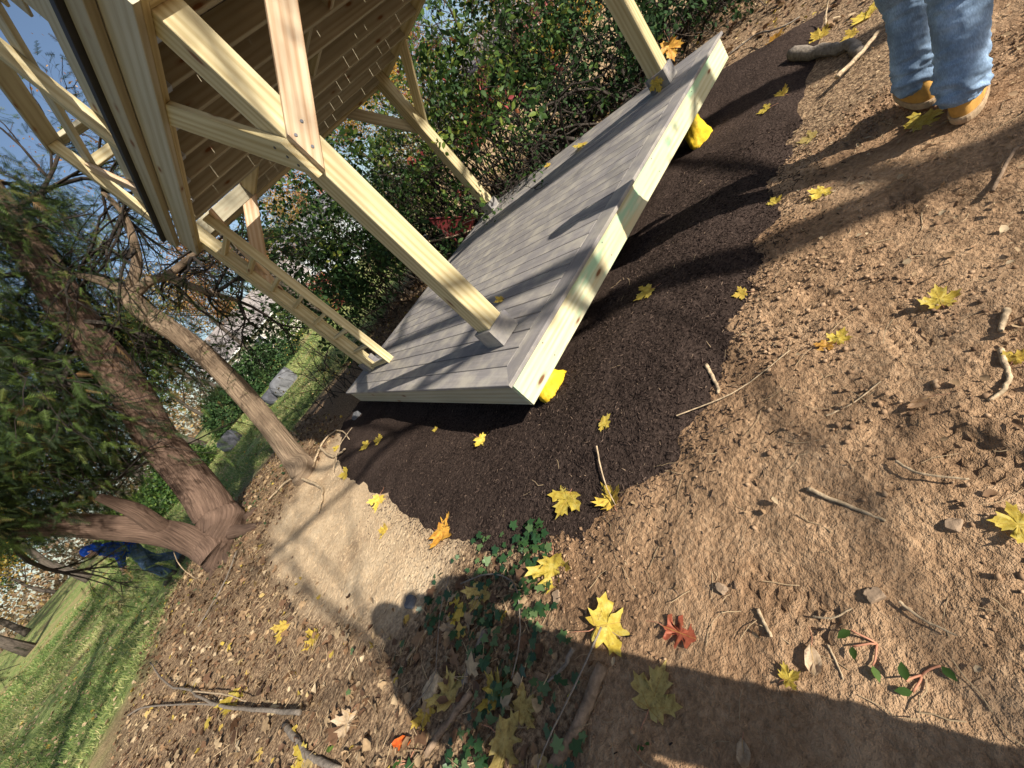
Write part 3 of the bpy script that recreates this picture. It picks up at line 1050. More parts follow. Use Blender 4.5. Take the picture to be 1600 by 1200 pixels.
M['f_rust'] = var_mat("autumn_leaf_rust", [(0.0, (0.18, 0.07, 0.03)), (0.5, (0.36, 0.17, 0.06)), (1.0, (0.48, 0.30, 0.12))], 0.7, 0.35)
M['f_hedge'] = var_mat("hedge_leaf", [(0.0, (0.015, 0.035, 0.012)), (0.6, (0.03, 0.065, 0.02)), (1.0, (0.07, 0.12, 0.035))], 0.65, 0.2, spec=0.15)
M['grass'] = var_mat("grass_blade", [(0.0, (0.06, 0.11, 0.025)), (0.45, (0.18, 0.25, 0.07)), (0.75, (0.40, 0.41, 0.15)), (1.0, (0.58, 0.51, 0.26))], 0.6, 0.3)
M['litter'] = var_mat("dead_leaf_litter", [(0.0, (0.075, 0.042, 0.025)), (0.25, (0.16, 0.085, 0.045)), (0.5, (0.28, 0.165, 0.085)), (0.75, (0.42, 0.29, 0.16)), (0.94, (0.55, 0.42, 0.26)), (0.97, (0.50, 0.34, 0.06)), (1.0, (0.58, 0.43, 0.08))], 0.75, 0.15, nscale=60, namt=0.35)
M['ivy'] = var_mat("ivy_leaf", [(0.0, (0.015, 0.045, 0.02)), (0.6, (0.035, 0.08, 0.022)), (1.0, (0.12, 0.18, 0.07))], 0.4, 0.15, spec=0.4)
M['chip'] = var_mat("mulch_chip", [(0.0, (0.014, 0.010, 0.009)), (0.5, (0.045, 0.031, 0.026)), (0.85, (0.095, 0.066, 0.052)), (0.985, (0.13, 0.09, 0.068)), (1.0, (0.30, 0.21, 0.14))], 1.0, 0.0, spec=0.03)
M['sandstraw'] = var_mat("sand_straw", [(0.0, (0.36, 0.25, 0.15)), (0.5, (0.52, 0.38, 0.235)), (1.0, (0.66, 0.52, 0.34))], 0.9, 0.0)
M['clod'] = var_mat("dirt_clod", [(0.0, (0.17, 0.10, 0.057)), (0.5, (0.32, 0.20, 0.113)), (1.0, (0.45, 0.30, 0.18))], 0.95, 0.0, nscale=90, namt=0.3)

# ------------------------------------------------------------------ cedars on the left
def spline(pts, rad, n=26, wob=0.0):
    P = np.array([tuple(p) for p in pts], float)
    t = np.linspace(0, len(P) - 1, n)
    out = []
    for tt in t:
        i = int(min(len(P) - 2, math.floor(tt)))
        f = tt - i
        p0, p1, p2, p3 = P[max(0, i - 1)], P[i], P[i + 1], P[min(len(P) - 1, i + 2)]
        out.append(0.5 * ((2 * p1) + (-p0 + p2) * f + (2 * p0 - 5 * p1 + 4 * p2 - p3) * f * f + (-p0 + 3 * p1 - 3 * p2 + p3) * f ** 3))
    out = np.array(out)
    if wob:
        out[1:] += nrg.normal(size=(n - 1, 3)) * wob
    return out, np.interp(t, np.arange(len(rad)), rad)


def base_k(px, py, r):
    return (G(px, py) - Vector(CAM)).length / r


K1, K3, K2 = base_k(360, 836, 6.75), base_k(345, 868, 6.6), base_k(478, 738, 5.35)
cedar = empty("cedar_tree", tuple(G(350, 830)), "large cedar with two leaning reddish trunks forking from one base", "tree")
t1 = [G(372, 848, -0.5), G(358, 836, -0.02)] + [AT(a, b, c * K1) for a, b, c in ((335, 800, 6.75), (300, 750, 6.72), (250, 690, 6.75), (198, 602, 6.85), (120, 500, 7.0), (45, 385, 7.3), (-40, 270, 7.7), (-140, 120, 8.3))]
p1, r1 = spline(t1, [v_ * K1 for v_ in (0.36, 0.30, 0.235, 0.21, 0.20, 0.195, 0.19, 0.175, 0.14, 0.08)], 100)
me = tubes("trunk", [(p1, r1)], 72, M['bark_cedar'], True, 0.07, True, 0.03)
obj("trunk", me, cedar)["label"] = "thick leaning trunk dappled with sun"
t3 = [G(366, 882, -0.5), G(346, 868, -0.02)] + [AT(a, b, c * K3) for a, b, c in ((312, 850, 6.6), (262, 834, 6.65), (180, 824, 6.8), (90, 820, 7.1), (0, 828, 7.4), (-140, 840, 7.9))]
p3, r3 = spline(t3, [v_ * K3 for v_ in (0.24, 0.21, 0.17, 0.15, 0.135, 0.125, 0.11, 0.07)], 80)
stub, rs = spline([AT(a, b, c * K3) for a, b, c in ((282, 838, 6.66), (250, 824, 6.6), (210, 798, 6.5), (152, 776, 6.45))], [v_ * K3 for v_ in (0.07, 0.10, 0.085, 0.035)], 18)
me = tubes("trunk", [(p3, r3), (stub, rs)], 60, M['bark_cedar'], True, 0.09, True, 0.03)
obj("trunk", me, cedar)["label"] = "second trunk leaning the other way with a broken stub"
rts = []
for k in range(7):
    aa = k * 0.9 + rnd.uniform(-.2, .2)
    b0_ = G(360, 842)
    dist_ = rnd.uniform(.45, .95)
    pts_ = [Vector((b0_.x + math.cos(aa) * f * dist_, b0_.y + math.sin(aa) * f * dist_, 0)) for f in (0.25, 0.5, 0.75, 1.1)]
    for f, q_ in zip((.10, .03, .0, -.05), pts_):
        q_.z = float(ground_base(q_.x, q_.y)) + f
    rts.append(spline(pts_, [.10, .07, .045, .02], 14))
obj("root", tubes("root", rts, 20, M['bark_cedar'], True, 0.15, True, 0.03), cedar)
paths, tips = [], []
for (px, py, r, n) in ((150, 540, 7.0, 5), (60, 410, 7.3, 6), (20, 330, 7.5, 5), (120, 500, 7.0, 5), (20, 835, 7.3, 5), (-40, 840, 7.6, 7), (-60, 260, 7.9, 5)):
    for k in range(n):
        d = Vector((rnd.gauss(0, 1), rnd.gauss(-0.1, 1), rnd.gauss(-0.05, 0.5)))
        grow(paths, tips, AT(px, py, r * K1), d, rnd.uniform(0.7, 1.5) * K1, 0.035, 2, 0.2, 0.05, (3, 5), 0.7, 0.6, -0.08)
obj("branch", tubes("branch", paths, 5, M['bark_dark']), cedar)
# foliage fills the volume between and behind the trunks
vol = []
for k in range(1850):
    px, py = rnd.uniform(-160, 235), rnd.uniform(290, 840)
    if py < 470 and (px > 190 - 0.6 * (470 - py) or rnd.random() < 0.45):
        continue
    if px > 235 - 0.22 * abs(py - 560) + rnd.gauss(0, 14):
        continue
    if 300 + 1.2 * px + 60 < 0:
        continue
    if py > 785 + rnd.gauss(0, 12) and px > 90 - 0.5 * (py - 785):
        continue
    rmin = 7.3 if px > 60 else 6.3
    vol.append((AT(px, py, rnd.uniform(rmin, 9.8) * K1), Vector((rnd.gauss(0, 1), rnd.gauss(0, 1), -0.6))))
obj("crown", foliage("crown", tips, 8, 0.17, 0.12, M['f_cedar'], (0, 1), SP_V, SP_F, -0.5), cedar)
obj("crown", foliage("crown", vol, 19, 0.17, 0.17, M['f_cedar'], (0, 0.97), SP_V, SP_F, -0.6), cedar)

c2 = empty("cedar_tree", tuple(G(472, 735)), "slender pale cedar with twisted bare top beside the mulch", "tree")
A2 = lambda a, b, r: AT(a, b, r * K2)
t2 = [G(492, 756, -0.4), G(480, 741, -0.02), A2(460, 716, 5.35), A2(424, 668, 5.4), A2(362, 596, 5.5), A2(302, 540, 5.6), A2(248, 503, 5.7), A2(214, 478, 5.75), A2(196, 452, 5.8)]
p2, r2 = spline(t2, [v_ * K2 for v_ in (0.19, 0.16, 0.125, 0.11, 0.105, 0.10, 0.098, 0.095, 0.085)], 80)
limbs = [(p2, r2)]
for L in ([A2(205, 465, 5.8), A2(232, 440, 5.7), A2(262, 430, 5.6), A2(300, 400, 5.6), A2(330, 380, 5.6)], [A2(200, 455, 5.8), A2(214, 415, 5.8), A2(207, 370, 5.9), A2(190, 330, 6.0), A2(160, 300, 6.1)],
          [A2(205, 460, 5.8), A2(160, 440, 5.9), A2(120, 430, 6.1), A2(80, 425, 6.4)], [A2(262, 430, 5.6), A2(280, 440, 5.5), A2(320, 455, 5.4), A2(372, 470, 5.3)]):
    q, rq = spline(L, list(np.linspace(0.065, 0.02, len(L))), 16)
    limbs.append((q, rq))
obj("trunk", tubes("trunk", limbs, 44, M['bark_pale'], True, 0.10, True, 0.035), c2)
paths, tips = [], []
for (px, py, r, n) in ((330, 380, 5.6, 5), (260, 430, 5.6, 5), (190, 335, 6.0, 6), (372, 470, 5.3, 5), (160, 300, 6.1, 6), (300, 400, 5.6, 5), (120, 430, 6.1, 4), (330, 460, 5.4, 4), (210, 385, 5.9, 5)):
    for k in range(n):
        d = A2(px + rnd.uniform(-60, 120), py + rnd.uniform(-110, 90), r) - A2(px, py, r) + Vector((0, rnd.uniform(-0.6, 1.0), 0))
        grow(paths, tips, A2(px, py, r), d, rnd.uniform(0.5, 1.0), 0.02, 2, 0.16, 0.02, (3, 4), 0.6, 0.65, 0.0)
obj("branch", tubes("branch", paths, 4, M['bark_dark']), c2)
obj("crown", foliage("crown", [t for t in tips if rnd.random() < 0.7], 6, 0.10, 0.07, M['f_cedar'], (0.1, 0.95), SP_V, SP_F, -0.3), c2)
# peeling roots and vines at its foot
vin = []
for L in ([(470, 735), (445, 755), (420, 780)], [(488, 730), (505, 690), (530, 672), (552, 690)], [(460, 745), (500, 760), (498, 800)], [(500, 700), (520, 712), (545, 706)]):
    q, rq = spline([G(a, b, 0.03) for a, b in L], [0.02, 0.016, 0.010, 0.006][:len(L)], 14, 0.006)
    vin.append((q, rq))
obj("root", tubes("root", vin, 6, M['stick_pale']), c2)

rnd.seed(555)
nrg = np.random.default_rng(55)
# ------------------------------------------------------------------ shrubs behind the deck
def shrub(name, label, base, n_stems, height, lean, leaf_mat_, leaf_n, leaf_size, rad=0.012, depth=2, wob=0.2, spread_b=0.5, leaf_var=(0, 1), extra=None, droop=0.02, split=(2, 4), lean_w=0.5, bark='twig'):
    e = empty(name, tuple(base), label, "shrub", "shrubs behind the deck")
    paths, tips = [], []
    for k in range(n_stems):
        b = Vector(base) + Vector((rnd.gauss(0, spread_b), rnd.gauss(0, spread_b), 0))
        b.z = float(ground_base(b.x, b.y)) - 0.03
        d = Vector((rnd.gauss(0, lean_w), rnd.gauss(0, lean_w), 1.0)) + Vector(lean)
        grow(paths, tips, b, d, height * rnd.uniform(0.55, 1.0), rad * rnd.uniform(0.6, 1.3), depth, wob, droop, split, 0.65, 0.55, 0.05, 0.5, 0.0022)
    obj("stems", tubes("stems", paths, 4, M[bark]), e)
    sel = [t for t in tips if rnd.random() < 0.85]
    obj("foliage", foliage("foliage", sel, leaf_n, leaf_size, 0.09, leaf_mat_, leaf_var, LEAF_V, LEAF_F, -0.25), e)
    if extra:
        obj("foliage", foliage("foliage", [t for t in tips if rnd.random() < extra[1]], extra[2], leaf_size, 0.07, extra[0], (0, 1), LEAF_V, LEAF_F, -0.25), e)
    return e


def ground_at(az, dist):
    a = math.radians(az)
    xx, yy = CAM[0] + dist * math.cos(a), CAM[1] + dist * math.sin(a)
    return Vector((xx, yy, float(ground_base(xx, yy))))


shrub("leafy_shrub", "dark green leafy shrub hanging behind the sunlit front post", ground_at(65.5, 9.6), 24, 2.4, (0.0, 0, 0.3), M['f_hedge'], 16, 0.11, 0.018, 2, 0.22, 0.6)
shrub("leafy_shrub", "dark green leafy shrub between the ladder and the front post", ground_at(69.5, 10.2), 18, 2.5, (0.0, 0, 0.3), M['f_hedge'], 15, 0.11, 0.018, 2, 0.22, 0.5)
shrub("twiggy_shrub", "dense thicket of thin dark stems behind the far corner post", ground_at(53.5, 9.9), 120, 1.9, (-0.25, 0.2, 0.5), M['f_green'], 1, 0.08, 0.013, 1, 0.10, 0.62, (0.3, 1.0), None, 0.0, (2, 3), 0.26, 'bark_dark')
shrub("twiggy_shrub", "thicket of dark stems with lime leaves near the wheelbarrow", ground_at(60, 10.3), 100, 1.9, (-0.1, 0.2, 0.5), M['f_green'], 3, 0.08, 0.013, 1, 0.12, 0.55, (0.2, 1.0), None, 0.0, (2, 3), 0.26, 'bark_dark')
shrub("honeysuckle_shrub", "lime green shrub with red sprays above the far deck edge", ground_at(43, 8.8), 26, 2.6, (0, 0, 0.3), M['f_green'], 9, 0.105, 0.019, 2, 0.22, 0.7, (0.1, 1.0), (M['f_red'], 0.05, 8), bark='bark_dark')
shrub("honeysuckle_shrub", "yellow green shrub with reddish twigs under the platform corner", ground_at(48.5, 9.8), 30, 2.9, (0, 0, 0.4), M['f_lime'], 8, 0.105, 0.019, 2, 0.22, 0.7, (0, 0.9), (M['f_red'], 0.04, 6), bark='bark_dark')
shrub("honeysuckle_shrub", "lime leaved shrub behind the stems of the far corner post", ground_at(55, 10.6), 26, 2.7, (0, 0, 0.4), M['f_green'], 9, 0.105, 0.019, 2, 0.22, 0.7, (0, 0.85), bark='bark_dark')
shrub("honeysuckle_shrub", "dark green shrub high behind the far front post", ground_at(36, 9.2), 24, 2.4, (0, 0, 0.3), M['f_hedge'], 10, 0.11, 0.02, 2, 0.22, 0.7, (0.2, 1.0), (M['f_lime'], 0.2, 5), bark='bark_dark')
shrub("crooked_shrub", "bare crooked dark branches arching behind the middle of the deck", ground_at(37, 7.4), 12, 1.7, (-0.1, 0.0, 0), M['f_hedge'], 3, 0.06, 0.036, 2, 0.30, 0.45, (0.1, 0.8), None, 0.06, (3, 5), 0.7, 'bark_dark')
shrub("crooked_shrub", "bare tangle of dark twigs over the tan field gap", ground_at(44, 7.7), 11, 1.4, (0.1, 0, 0), M['f_green'], 1, 0.055, 0.026, 2, 0.32, 0.5, (0.1, 0.9), None, 0.08, (3, 5), 0.9, 'bark_dark')
shrub("crooked_shrub", "knotted dark branches beside the far front post", ground_at(31, 8.0), 13, 1.8, (0.25, 0.35, 0), M['f_hedge'], 6, 0.06, 0.036, 2, 0.28, 0.45, (0.1, 1), None, 0.05, (3, 5), 0.6, 'bark_dark')
shrub("evergreen_shrub", "dark evergreen shrub filling the corner beyond the far post", ground_at(22, 8.6), 26, 1.5, (0, 0, 0), M['f_hedge'], 14, 0.075, 0.018, 2, 0.25, 0.75, (0, 0.9), bark='bark_dark')
shrub("evergreen_shrub", "dark evergreen shrub behind the person in jeans", ground_at(13, 9.0), 24, 1.6, (0, 0, 0), M['f_hedge'], 12, 0.075, 0.018, 2, 0.25, 0.5, (0, 0.9), bark='bark_dark')
shrub("evergreen_shrub", "low dark shrub on the bank behind the deck", ground_at(31, 8.6), 22, 1.2, (0, 0, 0), M['f_hedge'], 12, 0.07, 0.016, 2, 0.25, 0.8, (0, 0.8), bark='bark_dark')
shrub("leafy_shrub", "thin leafy shrub with yellow leaves beside the pale cedar", G(515, 560), 9, 1.1, (0, 0, 0), M['f_gold'], 2, 0.05, 0.008, 1, 0.16, 0.06, (0.3, 1), None, 0.0, (3, 5), 0.3)
shrub("twiggy_shrub", "wiry bare twigs at the back left corner of the deck", ground_at(82, 8.4), 22, 1.3, (-0.2, 0, 0.2), M['f_gold'], 1, 0.04, 0.008, 1, 0.2, 0.28, (0.3, 1), None, 0.0, (3, 5), bark='bark_dark')

# low brush and dead twigs on the shaded bank behind the deck
paths = []
for k in range(420):
    a = rnd.uniform(14, 80)
    b = ground_at(a, rnd.uniform(6.6, 9.5) if a < 60 else rnd.uniform(7.5, 10))
    if b.y < 4.1 and b.x < 4.2:
        continue
    P = curve_path(b, (rnd.gauss(0, 0.8), rnd.gauss(0, 0.8), 0.7), rnd.uniform(0.25, 0.8), 5, 0.25, 0.1)
    paths.append((P, np.linspace(0.006, 0.002, len(P))))
tag(obj("brush_twigs", tubes("brush_twigs", paths, 3, M['twig'])), "tangle of dead twigs on the shaded bank behind the deck", "twigs", None, "stuff")

# ------------------------------------------------------------------ trees: shade trees behind the photographer, background trees
def tree(name, label, loc, hgt, rad, first, depth, leaf=None, leaf_n=3, leaf_size=0.09, group=None, spread=0.6, splits=(3, 5), nlimb=9, keep=1.0, bark='bark_dark', sides=5, lspread=0.25, shrink=0.62):
    e = empty(name, loc, label, "tree", group)
    base = Vector(loc)
    n = 14
    P = [base + Vector((0.03 * hgt * vnoise(np.array([i * 0.5]), np.array([loc[0]]))[0], 0.03 * hgt * vnoise(np.array([i * 0.5]), np.array([loc[1] + 40]))[0], hgt * i / n)) for i in range(n + 1)]
    P[0].z -= 0.2
    R = [rad * (1.35 if i == 0 else 1.0) * (1 - 0.86 * i / n) for i in range(n + 1)]
    obj("trunk", tubes("trunk", [(P, R)], 12, M[bark], True, 0.12), e)
    paths, tips = [], []
    for k in range(nlimb):
        t = first + (0.98 - first) * (k + rnd.random()) / nlimb
        i = min(n - 1, int(t * n))
        p = P[i].lerp(P[i + 1], t * n - i)
        a = k * 2.4 + rnd.uniform(-0.4, 0.4)
        d = Vector((math.cos(a), math.sin(a), rnd.uniform(0.35, 0.9)))
        grow(paths, tips, p, d, hgt * 0.30 * (1.15 - 0.7 * (t - first) / (1 - first)), R[i] * 0.5, depth, 0.14, 0.0, splits, spread, shrink, 0.12, 0.45, 0.004)
    obj("limbs", tubes("limbs", paths, sides - 1, M[bark]), e)
    if leaf:
        sel = [t for t in tips if rnd.random() < keep]
        if sel:
            obj("crown", foliage("crown", sel, leaf_n, leaf_size, lspread, leaf, (0, 1)), e)
    return e


def gz(xx, yy):
    return float(ground_base(xx, yy))


rnd.seed(21)
nrg = np.random.default_rng(5)
tree("maple_tree", "tall maple behind the photographer with leafy high crown", (-2.6, -9.5, gz(-2.6, -9.5)), 14.5, 0.26, 0.58, 3, M['f_gold'], 8, 0.16, "shade trees behind the photographer", 0.7, (3, 5), 13, 0.95, lspread=0.35)
tree("maple_tree", "maple with thick trunk behind the person in jeans", (5.15, -8.0, gz(5, -8)), 13.0, 0.30, 0.58, 3, M['f_gold'], 4, 0.13, "shade trees behind the photographer", 0.7, (3, 4), 11, 0.5, lspread=0.3)
tree("maple_tree", "half bare maple whose branches dapple the deck", (2.9, -9.2, gz(2, -9)), 11.5, 0.2, 0.34, 3, M['f_gold'], 2, 0.10, "shade trees behind the photographer", 0.75, (2, 3), 12, 0.12, lspread=0.25)
tree("maple_tree", "slender bare sapling behind the photographer", (0.35, -8.4, gz(0, -8)), 8.2, 0.07, 0.42, 2, M['f_gold'], 3, 0.11, "shade trees behind the photographer", 0.7, (3, 4), 13, 0.35, lspread=0.2)


rnd.seed(99)
nrg = np.random.default_rng(6)


def copy_tree(src, loc, rz, sc):
    c = src.copy()
    Mx = Matrix.Translation(Vector(loc)) @ Matrix.Rotation(rz, 4, 'Z') @ Matrix.Diagonal((sc, sc, sc, 1))
    COL.objects.link(c)
    WM[c] = Mx
    c.matrix_basis = Mx
    for ch in src.children:
        k = ch.copy()
        COL.objects.link(k)
        k.parent = c
        k.matrix_parent_inverse = WM[src].inverted()
        k.matrix_basis = WM[ch].copy()
        WM[k] = Mx @ WM[src].inverted() @ WM[ch]
    return c


kinds = []
for (lab, leaf, ln, ls, keep, h) in (("tall bare brown tree far behind the lawn", M['f_rust'], 1, 0.16, 0.15, 16), ("bare tree with fine reddish twigs far behind the lawn", M['f_rust'], 2, 0.14, 0.3, 14),
                                     ("golden autumn tree far behind the lawn", M['f_gold'], 12, 0.22, 1.0, 11), ("rust coloured autumn tree far behind the lawn", M['f_rust'], 11, 0.22, 1.0, 12), ("green leafy tree far behind the lawn", M['f_green'], 14, 0.22, 1.0, 9)):
    kinds.append((lab, leaf, ln, ls, keep, h))
spots = [(96, 34, 0, "tall bare brown tree behind the slender pale cedar"), (103, 40, 1, "bare tree with fine reddish twigs behind the thick cedar trunk"), (110, 33, 0, "bare brown tree at the far left of the lawn"), (90, 30, 1, "reddish twigged bare tree showing against the sky beside the platform"),
         (84, 36, 0, "tall bare tree above the dark clipped hedge"), (115, 46, 2, "golden tree at the lawn edge beyond the person in blue"), (119, 60, 3, "rust coloured tree left of the golden tree beyond the person in blue"), (107, 52, 2, "golden tree glimpsed under the second cedar trunk"),
         (99, 55, 3, "rust coloured tree glimpsed between the two cedars"), (93, 48, 4, "green tree behind the crown of the slender cedar"), (87, 55, 2, "golden tree above the low house with grey roof"), (79, 48, 3, "rust coloured tree right of the low grey roofed house"),
         (74, 60, 4, "green tree behind the burgundy shrub"), (69, 62, 2, "golden tree above the grey sided house"), (64, 48, 3, "rust coloured tree right of the grey sided house"), (58, 52, 1, "bare reddish tree behind the wheelbarrow thicket"),
         (52, 46, 2, "golden tree behind the far back post"), (47, 55, 3, "rust coloured tree behind the lime shrub with red sprays"), (41, 44, 0, "bare brown tree over the tan field"), (35, 50, 2, "golden tree behind the brown house"), (29, 46, 3, "rust coloured tree beyond the far front post"),
         (112, 75, 4, "green tree far beyond the golden tree on the left"), (101, 28, 1, "nearest bare twiggy tree behind the big cedar"), (76, 30, 1, "bare twiggy tree just behind the ladder"), (82, 75, 4, "distant green tree behind the low house"), (116, 31, 2, "nearest golden tree at the left edge beyond the lawn")]
first = {}
for (az, dist, kd, lab0) in spots:
    p = ground_at(az, dist)
    if kd not in first:
        lab, leaf, ln, ls, keep, h = kinds[kd]
        first[kd] = tree("background_tree", lab0, tuple(p), h, 0.2, 0.28, 3, leaf, ln, ls, "trees far behind the lawn", 0.62, (3, 4), 12, keep, lspread=0.45, sides=4)
    else:
        copy_tree(first[kd], p, rnd.uniform(0, 6.28), rnd.uniform(0.8, 1.2))["label"] = lab0

# the wooded skyline far away
N = 60000
az_ = np.radians(nrg.uniform(8, 140, N))
rr_ = nrg.uniform(85, 120, N)
cx, cy = CAM[0] + rr_ * np.cos(az_), CAM[1] + rr_ * np.sin(az_)
hh = (8.0 + 4.5 * fbm(np.degrees(az_) * .22, 0 * az_, 1.0, 3)) * nrg.random(N) ** 1.35
R = rot_from(rand_dirs(N, .6), rand_dirs(N))
me = scatter("distant_wood", LEAF4_V, LEAF4_F, np.stack([cx, cy, ground_base(cx, cy) + hh], 1), R, nrg.uniform(.3, .85, N), M['f_wood'], np.clip(.5 + .45 * fbm(np.degrees(az_) * .3, rr_ * .05, 7.0, 2) + nrg.normal(0, .15, N), 0, 1))
tag(obj("distant_wood", me), "hazy brown wood on the far skyline", "wood", None, "stuff")

# low evergreen hedge and shrubs across the lawn
def mound(name, label, cat, p, sx, sy, sz, mat, n, size, group=None, var=(0, 1)):
    e = empty(name, tuple(p), label, cat, group)
    v = rand_dirs(n)
    v[:, 2] = np.abs(v[:, 2])
    rr = nrg.uniform(0.75, 1.05, n)[:, None] * (1 + 0.18 * fbm(v[:, 0] * 3 + p[0], v[:, 1] * 3, v[:, 2] * 3, 2)[:, None])
    P = v * rr * np.array([sx, sy, sz]) + np.array(tuple(p))
    R = rot_from(rand_dirs(n, 0.3), v + rand_dirs(n) * 0.7)
    obj("foliage", scatter("foliage", LEAF4_V, LEAF4_F, P, R, size * nrg.uniform(0.6, 1.3, n), mat, nrg.uniform(var[0], var[1], n)), e)
    st = []
    for k in range(9):
        a = rnd.uniform(0, 6.28)
        q = curve_path((p[0], p[1], p[2] - 0.05), (math.cos(a) * 0.6 * sx, math.sin(a) * 0.6 * sy, sz), sz * 0.8, 4, 0.12)
        st.append((q, np.linspace(0.03, 0.01, len(q))))
    obj("stems", tubes("stems", st, 4, M['bark_dark']), e)
    return e


mound("hedge", "dark clipped evergreen hedge across the lawn behind the pale cedar", "hedge", ground_at(85.5, 26), 2.4, 1.2, 1.9, M['f_hedge'], 7000, 0.16)
mound("hedge", "dark evergreen hedge left of the pale cedar trunk", "hedge", ground_at(91, 27), 1.8, 1.2, 1.7, M['f_hedge'], 5000, 0.16)
mound("flowering_bush", "orange chrysanthemum mound on the lawn behind the ladder, right one", "flowers", ground_at(72.0, 24), 0.75, 0.7, 0.55, M['f_gold'], 1600, 0.09, "autumn flower mounds", (0.0, 0.6))
mound("flowering_bush", "crimson chrysanthemum mound between two orange ones", "flowers", ground_at(73.6, 23.8), 0.5, 0.5, 0.4, M['f_red'], 900, 0.09, "autumn flower mounds")
mound("flowering_bush", "orange chrysanthemum mound on the lawn behind the ladder, left one", "flowers", ground_at(75.2, 24), 0.7, 0.7, 0.5, M['f_gold'], 1500, 0.09, "autumn flower mounds", (0.0, 0.6))
mound("garden_shrub", "burgundy shrub below the grey house", "shrub", ground_at(73.5, 36), 1.5, 1.2, 2.0, M['f_red'], 3000, 0.16)
mound("garden_shrub", "bright green round shrub below the grey house", "shrub", ground_at(70.5, 33), 1.0, 1.0, 1.2, M['f_green'], 2200, 0.14, None, (0.4, 1))
mound("garden_shrub", "grey green loose shrub left of the grey house", "shrub", ground_at(77.5, 34), 2.2, 1.6, 2.6, M['f_lime'], 4000, 0.16, None, (0, 0.6))
mound("garden_shrub", "green shrub at the lawn edge behind the thick cedar trunk", "shrub", ground_at(100, 22), 1.7, 1.3, 1.5, M['f_green'], 4500, 0.13, None, (0.1, 0.9))
mound("garden_shrub", "light green shrub beyond the thick cedar trunk", "shrub", ground_at(104.5, 26), 1.8, 1.5, 1.6, M['f_lime'], 4000, 0.14, None, (0, 0.6))
mound("garden_shrub", "pale green bush far across the tan field", "shrub", ground_at(40, 30), 3.2, 2.0, 2.2, M['f_lime'], 4000, 0.2, None, (0.1, 0.9))
mound("garden_shrub", "red leaved bush far across the tan field", "shrub", ground_at(45, 28), 2.2, 1.6, 2.4, M['f_red'], 3000, 0.18)
mound("garden_shrub", "golden bush far across the tan field", "shrub", ground_at(33, 28), 2.5, 1.6, 1.8, M['f_gold'], 3000, 0.18)


# ------------------------------------------------------------------ houses
def house(name, label, p, rz, L, W, H, roofh, wallc, roofc, nwin):
    e = empty(name, tuple(p), label, "house")
    Mx = Matrix.Translation(p) @ Matrix.Rotation(rz, 4, 'Z')
    WM[e] = Mx
    e.matrix_basis = Mx
    siding = plain(name + "_siding", wallc, 0.7, 0.3, nscale=2, namt=0.08, bmp=0)
    roofm = plain(name + "_shingles", roofc, 0.9, 0.2, nscale=8, namt=0.25, bmp=0.3)
    white = plain(name + "_trim", (0.78, 0.78, 0.76), 0.5, 0.3, nscale=5, namt=0.04, bmp=0)
    glass = plain(name + "_glass", (0.05, 0.06, 0.07), 0.08, 0.6, nscale=2, namt=0.2, bmp=0)

    def box(nm, lo, hi, mt, par):
        bm = bmesh.new()
        r = bmesh.ops.create_cube(bm, size=1)
        for vv in r['verts']:
            vv.co = Vector([lo[k] + (vv.co[k] + 0.5) * (hi[k] - lo[k]) for k in range(3)])
        mm = bpy.data.meshes.new(nm)
        bm.to_mesh(mm)
        bm.free()
        mm.materials.append(mt)
        return obj(nm, mm, par, Mx)
    wl_ = box("wall", (-L / 2, -W / 2, -0.3), (L / 2, W / 2, H), siding, e)
    nlap = int(H / 0.2)
    for i in range(nlap):
        o = box("siding_board", (-L / 2 - 0.02, -W / 2 - 0.035, i * 0.2 + 0.02), (L / 2 + 0.02, -W / 2 - 0.004, i * 0.2 + 0.19), siding, wl_)
    mm = bpy.data.meshes.new("roof")
    o1, o2 = 0.4, 0.45
    vs = [(-L / 2 - o1, -W / 2 - o2, H - 0.12), (L / 2 + o1, -W / 2 - o2, H - 0.12), (L / 2 + o1, 0, H + roofh), (-L / 2 - o1, 0, H + roofh), (-L / 2 - o1, W / 2 + o2, H - 0.12), (L / 2 + o1, W / 2 + o2, H - 0.12)]
    vs += [(a, b, c - 0.15) for a, b, c in vs]
    fs = [(0, 1, 2, 3), (3, 2, 5, 4), (6, 9, 8, 7), (9, 10, 11, 8), (0, 6, 7, 1), (4, 5, 11, 10), (0, 3, 9, 6), (3, 4, 10, 9), (1, 7, 8, 2), (2, 8, 11, 5)]
    mm.from_pydata(vs, [], fs)
    mm.materials.append(roofm)
    rf = obj("roof", mm, e, Mx)
    box("gutter", (-L / 2 - o1, -W / 2 - o2 - 0.1, H - 0.28), (L / 2 + o1, -W / 2 - o2 - 0.003, H - 0.15), white, rf)
    gm = bpy.data.meshes.new("gable")
    gv = []
    for sx in (-L / 2, L / 2):
        gv += [(sx, -W / 2, H), (sx, W / 2, H), (sx, 0, H + roofh - 0.2)]
    gm.from_pydata(gv, [], [(0, 1, 2), (3, 5, 4)])
    gm.materials.append(siding)
    obj("gable", gm, wl_, Mx)
    box("chimney", (L * 0.22, -0.35, H), (L * 0.22 + 0.7, 0.35, H + roofh + 0.7), plain(name + "_brick", (0.32, 0.14, 0.10), 0.9, 0.2, nscale=12), rf)
    for i in range(nwin):
        cx = -L / 2 + L * (i + 0.5) / nwin
        w = box("window", (cx - 0.5, -W / 2 - 0.07, 0.9), (cx + 0.5, -W / 2 - 0.037, 2.2), white, e)
        box("pane", (cx - 0.42, -W / 2 - 0.085, 0.98), (cx + 0.42, -W / 2 - 0.073, 1.52), glass, w)
        box("pane", (cx - 0.42, -W / 2 - 0.085, 1.58), (cx + 0.42, -W / 2 - 0.073, 2.12), glass, w)
    return e


